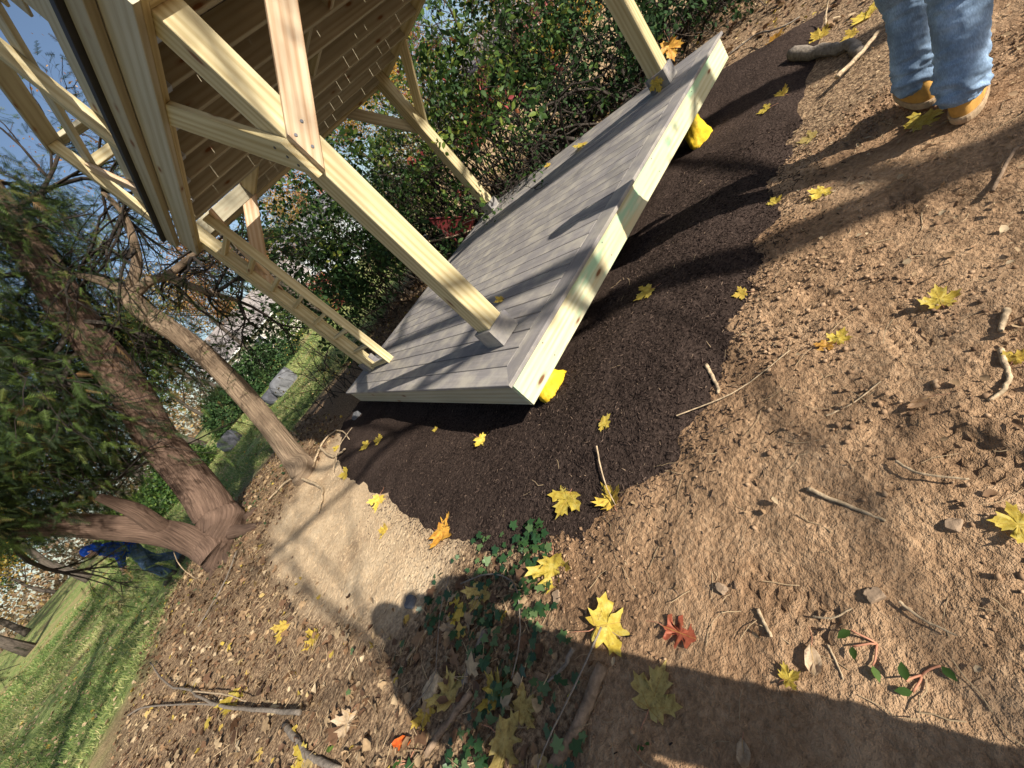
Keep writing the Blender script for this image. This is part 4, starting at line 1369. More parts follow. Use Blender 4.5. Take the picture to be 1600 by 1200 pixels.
house("suburban_house", "grey sided house with white gutter far behind the shrubs", ground_at(67.5, 52) + Vector((0, 0, -0.2)), math.radians(-22), 11, 8, 4.6, 2.6, (0.42, 0.46, 0.50), (0.22, 0.22, 0.23), 4)
house("suburban_house", "low house with grey shingle roof behind the dark hedge", ground_at(81, 47) + Vector((0, 0, -0.2)), math.radians(-9), 12, 8, 2.8, 2.6, (0.55, 0.50, 0.44), (0.28, 0.25, 0.24), 4)
house("suburban_house", "brown house with red trim glimpsed above the far shrubs", ground_at(37, 60) + Vector((0, 0, -0.2)), math.radians(-50), 13, 8, 3.6, 2.6, (0.34, 0.16, 0.14), (0.22, 0.2, 0.2), 4)

# ------------------------------------------------------------------ boulders on the lawn
def blob(name, p, sx, sy, sz, mat, seed, n=2, rough=0.25, rz=0.0):
    bm = bmesh.new()
    bmesh.ops.create_icosphere(bm, subdivisions=n, radius=1)
    co = np.array([tuple(v.co) for v in bm.verts])
    f = 1 + rough * fbm(co[:, 0] * 1.3 + seed, co[:, 1] * 1.3, co[:, 2] * 1.3, 3)
    for v, k in zip(bm.verts, f):
        c = v.co * k
        c = Vector((max(-0.8, min(0.8, c.x)), max(-0.8, min(0.8, c.y)), max(-0.6, min(0.75, c.z))))
        v.co = Vector((c.x * sx, c.y * sy, c.z * sz))
    mm = bpy.data.meshes.new(name)
    bm.to_mesh(mm)
    bm.free()
    mm.materials.append(mat)
    return obj(name, mm, None, Matrix.Translation(Vector(p)) @ Matrix.Rotation(rz, 4, 'Z'))


M['rock'] = plain("grey_rock", (0.075, 0.075, 0.085), 0.85, 0.3, nscale=5, namt=0.45, bmp=0.6)
M['rock_light'] = plain("pale_grey_rock", (0.12, 0.12, 0.125), 0.85, 0.3, nscale=5, namt=0.4, bmp=0.6)
tag(blob("boulder", ground_at(85.6, 17.5) + Vector((0, 0, 0.2)), 0.66, 0.55, 0.5, M['rock_light'], 1.0, 3), "wide grey boulder on the lawn right of the pale cedar trunk", "boulder", "boulders on the lawn")
tag(blob("boulder", ground_at(87.3, 17.8) + Vector((0, 0, 0.15)), 0.5, 0.5, 0.42, M['rock'], 4.0, 3), "dark squarish boulder touching the wide grey one", "boulder", "boulders on the lawn")
tag(blob("boulder", ground_at(94.2, 19) + Vector((0, 0, 0.18)), 0.5, 0.5, 0.48, M['rock'], 7.0, 3), "dark grey boulder between the two cedar trunks", "boulder", "boulders on the lawn")

# ------------------------------------------------------------------ people
def capsule(p0, p1, r0, r1, n=14):
    p0, p1 = np.array(p0, float), np.array(p1, float)
    d = p1 - p0
    L = np.linalg.norm(d)
    d = d / (L + 1e-9)
    ref = np.array([0, 0, 1.0]) if abs(d[2]) < 0.9 else np.array([1.0, 0, 0])
    u = np.cross(d, ref)
    u /= np.linalg.norm(u)
    w = np.cross(d, u)
    rows = []
    for t in np.linspace(-np.pi / 2, 0, 4):
        rows.append((-0 + r0 * np.sin(t), r0 * np.cos(t)))
    for t in np.linspace(0, np.pi / 2, 4):
        rows.append((L + r1 * np.sin(t), r1 * np.cos(t)))
    a = np.linspace(0, 2 * np.pi, n, endpoint=False)
    V = np.concatenate([p0 + d * s + max(r, 1e-4) * (np.cos(a)[:, None] * u + np.sin(a)[:, None] * w) for s, r in rows])
    F = []
    for j in range(len(rows) - 1):
        for i in range(n):
            F.append((j * n + i, j * n + (i + 1) % n, (j + 1) * n + (i + 1) % n, (j + 1) * n + i))
    return V, F, n, len(rows)


def ellipsoid(c, rx, ry, rz, n=16, m2=10):
    a = np.linspace(0, 2 * np.pi, n, endpoint=False)
    V = []
    for t in np.linspace(-np.pi / 2 * 0.98, np.pi / 2 * 0.98, m2):
        V.append(np.stack([c[0] + rx * np.cos(t) * np.cos(a), c[1] + ry * np.cos(t) * np.sin(a), np.full(n, c[2] + rz * np.sin(t))], 1))
    V = np.concatenate(V)
    F = [(j * n + i, j * n + (i + 1) % n, (j + 1) * n + (i + 1) % n, (j + 1) * n + i) for j in range(m2 - 1) for i in range(n)]
    return V, F, n, m2


def fuse(name, shapes, voxel, mat, smooth_it=4, wrinkle=None, hem=None):
    """overlapping closed shapes melted into one continuous surface"""
    V, F, b = [], [], 0
    for (v, f, n, mrow) in shapes:
        V.append(v)
        F += [tuple(b + i for i in q) for q in f]
        F.append(tuple(b + i for i in range(n))[::-1])
        F.append(tuple(b + (mrow - 1) * n + i for i in range(n)))
        b += len(v)
    me0 = bpy.data.meshes.new(name)
    me0.from_pydata(np.concatenate(V).tolist(), [], F)
    o = bpy.data.objects.new("tmp", me0)
    COL.objects.link(o)
    md = o.modifiers.new("r", 'REMESH')
    md.mode = 'VOXEL'
    md.voxel_size = voxel
    sm = o.modifiers.new("s", 'SMOOTH')
    sm.factor = 0.5
    sm.iterations = smooth_it
    dg = bpy.context.evaluated_depsgraph_get()
    me = bpy.data.meshes.new_from_object(o.evaluated_get(dg))
    bpy.data.objects.remove(o)
    me.name = name
    n = len(me.vertices)
    if wrinkle and n:
        co = np.empty(n * 3, np.float32)
        no = np.empty(n * 3, np.float32)
        me.vertices.foreach_get("co", co)
        me.vertices.foreach_get("normal", no)
        co, no = co.reshape(-1, 3).astype(float), no.reshape(-1, 3)
        co = co + no * wrinkle(co)[:, None]
        if hem is not None:
            co[:, 2] = np.maximum(co[:, 2], hem + 0.012 * np.sin(co[:, 0] * 22) * np.cos(co[:, 1] * 19))
        me.vertices.foreach_set("co", co.astype(np.float32).ravel())
    me.polygons.foreach_set("use_smooth", np.ones(len(me.polygons), dtype=bool))
    me.materials.clear()
    me.materials.append(mat)
    me.update()
    return me


def jeans_wrinkle(co):
    zl = co[:, 2]
    r1 = fbm(co[:, 0] * 9, co[:, 1] * 9, zl * 26 + co[:, 0] * 14, 3)
    ridge = 1 - np.abs(r1) * 2.4
    band = 0.45 + 1.3 * np.exp(-((zl - 0.16) / 0.09) ** 2) + 0.7 * np.exp(-((zl - 0.50) / 0.08) ** 2)
    return 0.011 * band * np.clip(ridge, -0.6, 1) + 0.006 * fbm(co[:, 0] * 5, co[:, 1] * 5, zl * 6, 2)


def jacket_wrinkle(co):
    r1 = fbm(co[:, 0] * 8, co[:, 1] * 8, co[:, 2] * 14, 3)
    return 0.010 * (1 - np.abs(r1) * 2.2)


def denim(name, c):
    mt, nt, b = new_mat(name, 0.85, 0.15)
    tc = nd(nt, "TexCoord")
    n1 = nd(nt, "TexNoise", {"Vector": tc.outputs["Object"], "Scale": 7.0, "Detail": 5.0, "Roughness": 0.6})
    mp = nd(nt, "Mapping", {"Vector": tc.outputs["Object"], "Scale": (260, 260, 60)})
    n2 = nd(nt, "TexNoise", {"Vector": mp.outputs[0], "Scale": 1.0, "Detail": 2.0})
    f = nd(nt, "Math", {0: n2.outputs["Fac"], 1: 0.4, 2: n1.outputs["Fac"]}, operation='MULTIPLY_ADD')
    cc = ramp(nt, f.outputs[0], [(0.45, tuple(x * 0.5 for x in c)), (0.7, c), (0.95, tuple(min(1, x * 1.7 + 0.05) for x in c))])
    nt.links.new(cc, b.inputs["Base Color"])
    bump(nt, b, n2.outputs["Fac"], 0.3, 0.002)
    return mt


M['denim'] = denim("worn_denim", (0.20, 0.285, 0.40))
M['denim_dark'] = denim("dark_denim", (0.06, 0.10, 0.16))
M['hoodie_blue'] = plain("blue_fleece", (0.012, 0.055, 0.30), 0.9, 0.1, nscale=30, namt=0.3, bmp=0.2)
M['jacket_dark'] = plain("dark_jacket", (0.05, 0.055, 0.06), 0.8, 0.2, nscale=30, namt=0.3, bmp=0.2)
M['jacket_red'] = plain("maroon_jacket", (0.16, 0.02, 0.03), 0.8, 0.2, nscale=30, namt=0.3, bmp=0.2)
M['skin'] = plain("skin", (0.48, 0.30, 0.21), 0.5, 0.35, nscale=25, namt=0.12, bmp=0.05)
M['hair'] = plain("brown_hair", (0.05, 0.03, 0.02), 0.6, 0.3, nscale=80, namt=0.5, bmp=0.5)
M['boot'] = plain("tan_nubuck", (0.50, 0.27, 0.065), 0.75, 0.25, nscale=22, namt=0.25, bmp=0.2)
M['boot_sole'] = plain("gum_sole", (0.42, 0.30, 0.18), 0.8, 0.25, nscale=40, namt=0.25, bmp=0.3)
M['boot_dark'] = plain("dark_leather", (0.04, 0.032, 0.028), 0.6, 0.3, nscale=25, namt=0.3, bmp=0.2)
M['lace'] = plain("boot_lace", (0.35, 0.22, 0.08), 0.8, 0.2, nscale=90, namt=0.3)


def boot(parent, M4, up, sole, side):
    """toe towards +x, ankle over the origin"""
    n = 28

    def outline(a, hx0, hx1, hw):
        c, s = math.cos(a), math.sin(a)
        xx = (hx1 if c > 0 else -hx0) * abs(c) ** 0.85
        wdt = hw * (1.0 - 0.16 * (c < 0) * abs(c)) * (1 + 0.10 * max(0, c) * (1 - max(0, c)) * 4 * 0.5)
        return xx, wdt * math.copysign(abs(s) ** 0.85, s) + 0.006 * side * max(0, c)
    lv = [(0.030, 0.092, 0.205, 0.050), (0.050, 0.094, 0.207, 0.052), (0.075, 0.094, 0.190, 0.051), (0.095, 0.092, 0.150, 0.049), (0.115, 0.088, 0.105, 0.047), (0.140, 0.076, 0.066, 0.044), (0.155, 0.066, 0.052, 0.040)]
    vs, fs = [], []
    for (zz, a0, a1, hw) in lv:
        vs += [(*outline(2 * math.pi * i / n, a0, a1, hw), zz) for i in range(n)]
    for j in range(len(lv) - 1):
        for i in range(n):
            fs.append((j * n + i, j * n + (i + 1) % n, (j + 1) * n + (i + 1) % n, (j + 1) * n + i))
    fs.append(tuple((len(lv) - 1) * n + i for i in range(n)))
    mm = bpy.data.meshes.new("boot")
    mm.from_pydata(vs, [], fs)
    for p in mm.polygons:
        p.use_smooth = True
    mm.materials.append(up)
    bo = obj("boot", mm, parent, M4)
    vs, fs = [], []
    rows = [(0.0, 0.95), (0.006, 1.0), (0.026, 1.03), (0.034, 1.0)]
    for (zz, k) in rows:
        vs += [(*[q * k for q in outline(2 * math.pi * i / n, 0.100, 0.213, 0.055)], zz) for i in range(n)]
    for j in range(len(rows) - 1):
        for i in range(n):
            fs.append((j * n + i, j * n + (i + 1) % n, (j + 1) * n + (i + 1) % n, (j + 1) * n + i))
    fs += [tuple(range(n))[::-1], tuple((len(rows) - 1) * n + i for i in range(n))]
    mm = bpy.data.meshes.new("sole")
    mm.from_pydata(vs, [], fs)
    mm.materials.append(sole)
    obj("sole", mm, bo, M4)
    # padded collar and laces
    P = [(*outline(2 * math.pi * i / n, 0.070, 0.056, 0.044), 0.150) for i in range(n + 1)]
    obj("collar", tubes("collar", [([Vector(q) for q in P], [0.009] * (n + 1))], 6, up), bo, M4)
    la = []
    for j in range(3):
        zz, xx = 0.105 + 0.020 * j, 0.135 - 0.024 * j
        la.append(([Vector((xx, -0.03, zz)), Vector((xx + 0.012, 0, zz + 0.012)), Vector((xx, 0.03, zz + 0.004))], [0.003] * 3))
    obj("laces", tubes("laces", la, 5, M['lace']), bo, M4)
    return bo


def hand_shapes(wr, d, palm_n, s=1.0, curl=0.5):
    """palm plus five bent fingers, wrist wr, pointing d, palm facing palm_n"""
    wr, d, pn = np.array(wr), np.array(d) / np.linalg.norm(d), np.array(palm_n, float)
    pn = pn - d * pn.dot(d)
    pn /= np.linalg.norm(pn)
    sd = np.cross(d, pn)
    out = []
    for o in (-0.028, -0.010, 0.010, 0.028):
        out.append(capsule(wr + sd * o * 0.6 * s, wr + d * 0.085 * s + sd * o * s, 0.014 * s, 0.0115 * s, 8))
    for o, L in ((-0.031, 0.060), (-0.0105, 0.078), (0.0105, 0.084), (0.031, 0.072)):
        b = wr + d * 0.088 * s + sd * o * s
        m1 = b + (d * math.cos(curl * 0.7) + pn * math.sin(curl * 0.7)) * L * 0.55 * s
        e = m1 + (d * math.cos(curl * 1.7) + pn * math.sin(curl * 1.7)) * L * 0.5 * s
        out.append(capsule(b, m1, 0.0088 * s, 0.008 * s, 8))
        out.append(capsule(m1, e, 0.008 * s, 0.0068 * s, 8))
    b = wr + d * 0.03 * s + sd * 0.032 * s
    m1 = b + (d * 0.65 + sd * 0.65 + pn * 0.3) * 0.042 * s
    out += [capsule(b, m1, 0.0125 * s, 0.010 * s, 8), capsule(m1, m1 + (d * 0.9 + sd * 0.2 + pn * 0.35) * 0.032 * s, 0.010 * s, 0.0078 * s, 8)]
    return out


def person(name, label, loc, heading, J, top_m, leg_m, boot_m, sole_m, feet, voxel=0.009, hood=False):
    """J: joint positions in the person's own frame (x forward, y left, z up)"""
    e = empty(name, loc, label, "person")
    M4 = Matrix.Translation(Vector(loc)) @ Matrix.Rotation(heading, 4, 'Z')
    WM[e] = M4
    e.matrix_basis = M4
    j = {k: np.array(v, float) for k, v in J.items()}
    hd, nk, ch, pv = j['head'], j['neck'], j['chest'], j['pelvis']
    fw = j.get('face', np.array([1.0, 0, 0]))
    fw = fw / np.linalg.norm(fw)
    lf = np.cross([0, 0, 1.0], fw)
    lf /= np.linalg.norm(lf)
    up = np.cross(fw, lf)
    S = [ellipsoid(hd, 0.098, 0.078, 0.118), capsule(hd - up * 0.06 + fw * 0.045, hd - up * 0.095 + fw * 0.06, 0.045, 0.035), capsule(nk - np.array([0, 0, 0.04]), hd - up * 0.05, 0.06, 0.055),
         capsule(hd + fw * 0.085 + up * 0.01, hd + fw * 0.112 - up * 0.022, 0.012, 0.016, 8), capsule(hd + fw * 0.092 - up * 0.062 + lf * 0.02, hd + fw * 0.092 - up * 0.062 - lf * 0.02, 0.010, 0.010, 8),
         capsule(hd + fw * 0.075 + up * 0.03 + lf * 0.03, hd + fw * 0.075 + up * 0.03 - lf * 0.03, 0.022, 0.022, 8)]
    for sg in (1, -1):
        S.append(capsule(hd + lf * sg * 0.078 + up * 0.02, hd + lf * sg * 0.082 - up * 0.03, 0.014, 0.011, 8))
    S += [capsule(pv, ch, 0.13, 0.14), capsule(ch, nk, 0.12, 0.06)]
    tops = [capsule(pv + np.array([0, 0.07, 0.0]), ch + np.array([0, 0.075, 0]), 0.125, 0.13), capsule(pv - np.array([0, 0.07, 0.0]), ch - np.array([0, 0.075, 0]), 0.125, 0.13), capsule(ch, nk + np.array([0, 0, 0.01]), 0.13, 0.075)]
    legs = [capsule(pv + np.array([0, 0.08, -0.02]), pv + np.array([0, -0.08, -0.02]), 0.125, 0.125)]
    for sd in ('l', 'r'):
        sh, el, wr = j['sho_' + sd], j['elb_' + sd], j['wri_' + sd]
        hp, kn, an = j['hip_' + sd], j['kne_' + sd], j['ank_' + sd]
        S += [capsule(ch, sh, 0.09, 0.055), capsule(sh, el, 0.047, 0.038), capsule(el, wr, 0.038, 0.026), capsule(hp, kn, 0.085, 0.052), capsule(kn, an, 0.052, 0.038)]
        d = wr - el
        pn = j.get('palm_' + sd, np.array([0, -1.0 if sd == 'l' else 1.0, 0]))
        S += hand_shapes(wr, j.get('hdir_' + sd, d), pn, 1.0, float(J.get('curl', 0.5)))
        cuff = el + (wr - el) * 0.93
        tops += [capsule(ch + (sh - ch) * 0.3, sh, 0.115, 0.082), capsule(sh, el, 0.078, 0.06), capsule(el, cuff, 0.058, 0.042)]
        hem = an + np.array([0, 0, 0.062])
        legs += [capsule(hp, kn, 0.115, 0.082), capsule(kn, hem, 0.083, 0.074), capsule(hem, hem - np.array([-0.004, 0, 0.03]), 0.078, 0.080)]
    body = obj("body", fuse("body", S, min(voxel, 0.008), M['skin'], 3), e, M4)
    obj("jacket", fuse("jacket", tops, voxel, top_m, 4, jacket_wrinkle), e, M4)
    obj("jeans", fuse("jeans", legs, voxel, leg_m, 3, jeans_wrinkle, 0.098), e, M4)
    hair = [ellipsoid(hd + up * 0.022 - fw * 0.018, 0.102, 0.088, 0.112)]
    if hood:
        hair.append(ellipsoid(hd - fw * 0.06 - up * 0.08, 0.10, 0.11, 0.10))
    obj("hair", fuse("hair", hair, 0.010, top_m if hood else M['hair'], 2), e, M4)
    for sg in (1, -1):
        obj("eye", fuse("eye", [ellipsoid(hd + fw * 0.088 + up * 0.012 + lf * sg * 0.031, 0.011, 0.011, 0.010, 8, 6)], 0.004, M['hair'], 1), e, M4)
    for (fx, fy, fz, fr, pitch_, sd) in feet:
        boot(e, M4 @ Matrix.Translation((fx, fy, fz)) @ Matrix.Rotation(fr, 4, 'Z') @ Matrix.Rotation(pitch_, 4, 'Y'), boot_m, sole_m, sd)
    return e


# worker in jeans walking away past the far end of the mulch
wx, wy = 1.86, -1.43
wz = float(top(np.array([wx]), np.array([wy]))[0])
person("person", "person in worn blue jeans and tan work boots walking past the deck", (wx, wy, wz), math.radians(-4), dict(
    head=(0.10, 0, 1.62), neck=(0.05, 0, 1.46), chest=(0.03, 0, 1.27), pelvis=(0, 0, 0.93), face=(1, 0.1, -0.25),
    sho_l=(0.05, 0.2, 1.40), elb_l=(0.0, 0.27, 1.13), wri_l=(0.14, 0.25, 0.92), sho_r=(0.03, -0.2, 1.40), elb_r=(-0.08, -0.27, 1.13), wri_r=(0.02, -0.27, 0.88),
    hip_l=(0.02, 0.095, 0.88), kne_l=(0.18, 0.085, 0.50), ank_l=(0.17, 0.12, 0.10), hip_r=(-0.01, -0.095, 0.88), kne_r=(-0.02, -0.09, 0.48), ank_r=(-0.09, -0.055, 0.10), curl=0.7),
    M['jacket_dark'], M['denim'], M['boot'], M['boot_sole'], [(0.17, 0.12, 0.012, 0.55, 0.0, 1), (-0.06, -0.055, 0.006, 0.0, 0.0, -1)], voxel=0.008)

# person in blue far across the lawn
bp = ground_at(107.1, 11.3)
person("person", "person in bright blue hoodie and jeans on the lawn behind the cedar", (bp.x, bp.y, bp.z), math.radians(205), dict(
    head=(0.27, 0.02, 1.42), neck=(0.20, 0, 1.33), chest=(0.13, 0, 1.19), pelvis=(0, 0, 0.90), face=(0.8, 0, -0.6),
    sho_l=(0.15, 0.19, 1.27), elb_l=(0.16, 0.25, 1.0), wri_l=(0.30, 0.2, 0.84), sho_r=(0.15, -0.19, 1.27), elb_r=(0.13, -0.25, 1.0), wri_r=(0.28, -0.22, 0.82),
    hip_l=(0, 0.095, 0.86), kne_l=(0.17, 0.10, 0.49), ank_l=(0.17, 0.10, 0.10), hip_r=(0, -0.095, 0.86), kne_r=(0.0, -0.1, 0.48), ank_r=(-0.20, -0.1, 0.12), curl=0.5),
    M['hoodie_blue'], M['denim_dark'], M['boot_dark'], M['boot_dark'], [(0.17, 0.10, 0.0, 0.0, 0.0, 1), (-0.20, -0.10, 0.02, 0.0, 0.25, -1)], voxel=0.014, hood=True)

# the photographer, whose shadow falls across the foreground
fx, fy = -0.76, -2.24
fz = float(ground_base(fx, fy))
fwd, rgt = RC[2], RC[0]
hz = CAM[2] - fz


def loc_of(p):   # world to photographer frame (facing +y)
    return (p[1] - fy, -(p[0] - fx), p[2] - fz)


cl = CAM - fwd * 0.035 - rgt * 0.045
cr = CAM - fwd * 0.040 + rgt * 0.055
wl3 = np.array(loc_of(cl - np.array([0.03, 0.10, 0.055])))
wr3 = np.array(loc_of(cr - np.array([-0.04, 0.10, 0.055])))
person("person", "person in maroon jacket holding up a phone to take the picture", (fx, fy, fz), math.radians(90), dict(
    head=(0.06, 0.05, 1.60), neck=(0.02, 0.03, 1.45), chest=(0.0, 0, 1.25), pelvis=(-0.02, 0, 0.88), face=(1, 0, -0.35),
    sho_l=(0.02, 0.20, 1.39), elb_l=(0.12, 0.27, 1.12), wri_l=tuple(wl3), sho_r=(0.02, -0.20, 1.39), elb_r=(0.12, -0.27, 1.14), wri_r=tuple(wr3),
    hip_l=(-0.02, 0.095, 0.84), kne_l=(0.0, 0.11, 0.46), ank_l=(-0.02, 0.12, 0.10), hip_r=(-0.02, -0.095, 0.84), kne_r=(0.0, -0.19, 0.46), ank_r=(-0.02, -0.24, 0.10), curl=1.0),
    M['jacket_red'], M['denim_dark'], M['boot_dark'], M['boot_dark'], [(-0.02, 0.12, 0.005, 0.1, 0, 1), (-0.02, -0.24, 0.005, -0.1, 0, -1)], voxel=0.011, hood=True)
ph = board_mesh(0.15, 0.074, 0.008, 0, 0, M['jacket_dark'], 0.003)
Pm = frame(CAM - fwd * 0.016 - Vector(rgt) * 0.02, CAM - fwd * 0.016 + Vector(rgt) * 0.13, Vector(-RC[1]))
tag(obj("phone", ph, None, Pm), "dark phone held up by the person taking the picture", "phone")

# ------------------------------------------------------------------ wheelbarrow, tipped up behind the deck
wb0 = ground_at(57.9, 8.75)
wb = empty("wheelbarrow", tuple(wb0), "dark maroon wheelbarrow tipped on its nose behind the back edge of the deck", "wheelbarrow")
WBM = Matrix.Translation(wb0 + Vector((0, 0, 0.05))) @ Matrix.Rotation(math.radians(150), 4, 'Z') @ Matrix.Rotation(math.radians(-38), 4, 'Y')
WM[wb] = WBM
wb.matrix_basis = WBM
M['barrow'] = plain("maroon_paint", (0.17, 0.03, 0.03), 0.45, 0.5, nscale=6, namt=0.45, bmp=0.1)
M['rubber'] = plain("black_rubber", (0.03, 0.03, 0.032), 0.8, 0.3, nscale=30, namt=0.2)
M['old_wood'] = plain("weathered_handle", (0.33, 0.24, 0.16), 0.85, 0.2, nscale=20, namt=0.35, bmp=0.3)
# tray: open tapered tub with thickness
o_t = [(-0.42, -0.34, 0.62), (0.52, -0.30, 0.66), (0.52, 0.30, 0.66), (-0.42, 0.34, 0.62)]
o_b = [(-0.26, -0.22, 0.34), (0.20, -0.20, 0.30), (0.20, 0.20, 0.30), (-0.26, 0.22, 0.34)]
i_t = [(x_ * 0.97, y_ * 0.95, z_) for x_, y_, z_ in o_t]
i_b = [(x_ * 0.95, y_ * 0.93, z_ + 0.012) for x_, y_, z_ in o_b]
vs = o_t + o_b + i_t + i_b
fs = [(0, 1, 5, 4), (1, 2, 6, 5), (2, 3, 7, 6), (3, 0, 4, 7), (4, 5, 6, 7), (8, 12, 13, 9), (9, 13, 14, 10), (10, 14, 15, 11), (11, 15, 12, 8), (12, 15, 14, 13), (0, 8, 9, 1), (1, 9, 10, 2), (2, 10, 11, 3), (3, 11, 8, 0)]
mm = bpy.data.meshes.new("tray")
mm.from_pydata(vs, [], fs)
mm.materials.append(M['barrow'])
tr = obj("tray", mm, wb, WBM)
obj("rim", tubes("rim", [([Vector(q) for q in o_t + [o_t[0]]], [0.014] * 5)], 6, M['barrow']), tr, WBM)
for sg in (-1, 1):
    obj("handle", tubes("handle", [([Vector((0.62, sg * 0.10, 0.24)), Vector((0.1, sg * 0.2, 0.29)), Vector((-0.5, sg * 0.28, 0.40)), Vector((-0.92, sg * 0.30, 0.47))], [0.021, 0.021, 0.021, 0.019])], 8, M['old_wood']), wb, WBM)
    obj("leg", tubes("leg", [([Vector((-0.16, sg * 0.23, 0.33)), Vector((-0.24, sg * 0.24, 0.04)), Vector((-0.06, sg * 0.23, 0.04)), Vector((0.08, sg * 0.2, 0.30))], [0.014] * 4)], 6, M['barrow']), wb, WBM)
a = np.linspace(0, 2 * np.pi, 25)
ty = [Vector((0.66 + 0.155 * math.cos(t), 0, 0.20 + 0.155 * math.sin(t))) for t in a]
whl = obj("wheel", tubes("wheel", [([Vector((0.66, -0.05, 0.20)), Vector((0.66, 0.05, 0.20))], [0.03, 0.03])], 10, M['metal']), wb, WBM)
obj("tyre", tubes("tyre", [(ty, [0.042] * 25)], 8, M['rubber']), whl, WBM)
obj("rim", tubes("rim", [([Vector((0.66, -0.02, 0.20)), Vector((0.66, 0.02, 0.20))], [0.118, 0.118])], 16, M['barrow']), whl, WBM)

rnd.seed(1234)
nrg = np.random.default_rng(77)
# ------------------------------------------------------------------ fallen leaves that stand out
MAPLE_R = [(0, 0), (.14, -.10), (.30, -.16), (.31, -.07), (.50, -.08), (.44, .04), (.40, .12), (.56, .18), (.72, .20), (.66, .29), (.80, .45), (.58, .44), (.52, .56), (.40, .46), (.27, .42), (.26, .55), (.37, .72), (.22, .70), (.18, .84), (.08, .86), (0, 1.06)]
OAK_R = [(0, 0), (.05, .08), (.10, .12), (.34, .10), (.40, .18), (.26, .24), (.12, .30), (.14, .38), (.46, .40), (.50, .50), (.34, .54), (.15, .56), (.16, .66), (.34, .72), (.33, .82), (.16, .82), (0, 1.0)]
OVAL_R = [(0, 0), (.10, .06), (.22, .2), (.28, .4), (.26, .6), (.16, .82), (0, 1.0)]


def leaf_mesh(kind, mat, curl, seed):
    half = {'maple': MAPLE_R, 'oak': OAK_R, 'oval': OVAL_R}[kind]
    ol = half + [(-a, b) for a, b in half[-2:0:-1]]
    ol = np.array(ol, float)
    r2 = np.random.default_rng(seed)
    ol += r2.normal(size=ol.shape) * 0.022
    ol[:, 0] += 0.10 * r2.normal() * ol[:, 1] ** 2
    c = np.array([0, 0.28 if kind == 'maple' else 0.5])
    n = len(ol)
    if kind == 'maple':
        rings = [0.35, 0.7, 1.0]
        V = [c] + [c + (q - c) * k for k in rings for q in ol]
    else:
        rings = [0.5, 1.0]
        V = [c] + [np.array([q[0] * k, q[1]]) if k < 1 else q for k in rings for q in ol]
    V = np.array(V)
    z = curl * (0.75 * V[:, 0] ** 2 + 0.5 * (V[:, 1] - 0.35) ** 2) + 0.22 * curl * fbm(V[:, 0] * 3 + seed, V[:, 1] * 3, 1.0, 2) + 0.035 * fbm(V[:, 0] * 6 + seed, V[:, 1] * 6, 5.0, 2)
    # creases along the main ribs
    z = z + 0.03 * np.abs(np.sin(3.2 * np.arctan2(V[:, 0], V[:, 1] + 0.05)))
    V3 = np.column_stack([V, z])
    T = [(0, 1 + i, 1 + (i + 1) % n) for i in range(n)]
    Q = []
    for k in range(len(rings) - 1):
        b = 1 + k * n
        for i in range(n):
            Q.append((b + i, b + n + i, b + n + (i + 1) % n, b + (i + 1) % n))
    me = mesh_np("leaf_blade", V3, np.array(Q), np.array(T), mat, True)

    def zz(x_, y_):
        d = np.hypot(V[:, 0] - x_, V[:, 1] - y_)
        return float(V3[np.argmin(d), 2])
    ribs = [((0, 0), (0, 0.97))]
    if kind == 'maple':
        ribs += [((0, 0), (s * .70, .40)) for s in (1, -1)] + [((0, 0), (s * .44, -.05)) for s in (1, -1)]
    vp = []
    for a, b in ribs:
        pts = [Vector((a[0] + (b[0] - a[0]) * t, a[1] + (b[1] - a[1]) * t, zz(a[0] + (b[0] - a[0]) * t, a[1] + (b[1] - a[1]) * t) + 0.004)) for t in np.linspace(0, 0.97, 5)]
        vp.append((pts, np.linspace(0.010, 0.003, 5)))
    rib = tubes("vein", vp, 3, M['vein'])
    st = [Vector((0, 0.02, zz(0, 0)))] + [Vector((0.05 * math.sin(i + seed), -0.17 * i, 0.02 + zz(0, 0) * (1 - i / 4) - 0.03 * i)) for i in range(1, 5)]
    stem = tubes("leaf_stem", [(st, np.linspace(0.013, 0.009, len(st)))], 4, M['leaf_stem'])
    return me, rib, stem


M['vein'] = plain("leaf_vein", (0.40, 0.24, 0.06), 0.7, 0.2, nscale=20, namt=0.2, bmp=0)
M['leaf_stem'] = plain("leaf_stalk", (0.38, 0.17, 0.10), 0.6, 0.3, nscale=20, namt=0.3, bmp=0)
M['l_yellow'] = leaf_mat("maple_leaf_yellow", (0.50, 0.34, 0.04), (0.66, 0.50, 0.08), (0.72, 0.60, 0.18), scale=5)
M['l_gold'] = leaf_mat("maple_leaf_gold", (0.40, 0.24, 0.04), (0.64, 0.45, 0.07), (0.72, 0.56, 0.14), scale=5)
M['l_dull'] = leaf_mat("maple_leaf_dull", (0.30, 0.20, 0.06), (0.50, 0.38, 0.12), (0.58, 0.46, 0.18), scale=5)
M['l_orange'] = leaf_mat("maple_leaf_orange", (0.40, 0.16, 0.03), (0.62, 0.32, 0.05), (0.70, 0.45, 0.08), scale=5)
M['l_red'] = leaf_mat("oak_leaf_red", (0.28, 0.06, 0.035), (0.42, 0.11, 0.055), (0.48, 0.17, 0.08), scale=5)
M['l_scarlet'] = leaf_mat("leaf_scarlet", (0.60, 0.07, 0.02), (0.75, 0.14, 0.02), (0.80, 0.24, 0.04), scale=5)
M['l_brown'] = leaf_mat("leaf_brown", (0.22, 0.12, 0.06), (0.36, 0.22, 0.12), (0.48, 0.34, 0.20), scale=5)
M['l_tan'] = leaf_mat("leaf_tan", (0.36, 0.25, 0.14), (0.52, 0.38, 0.24), (0.62, 0.49, 0.33), scale=5)
LEAFDATA = {}


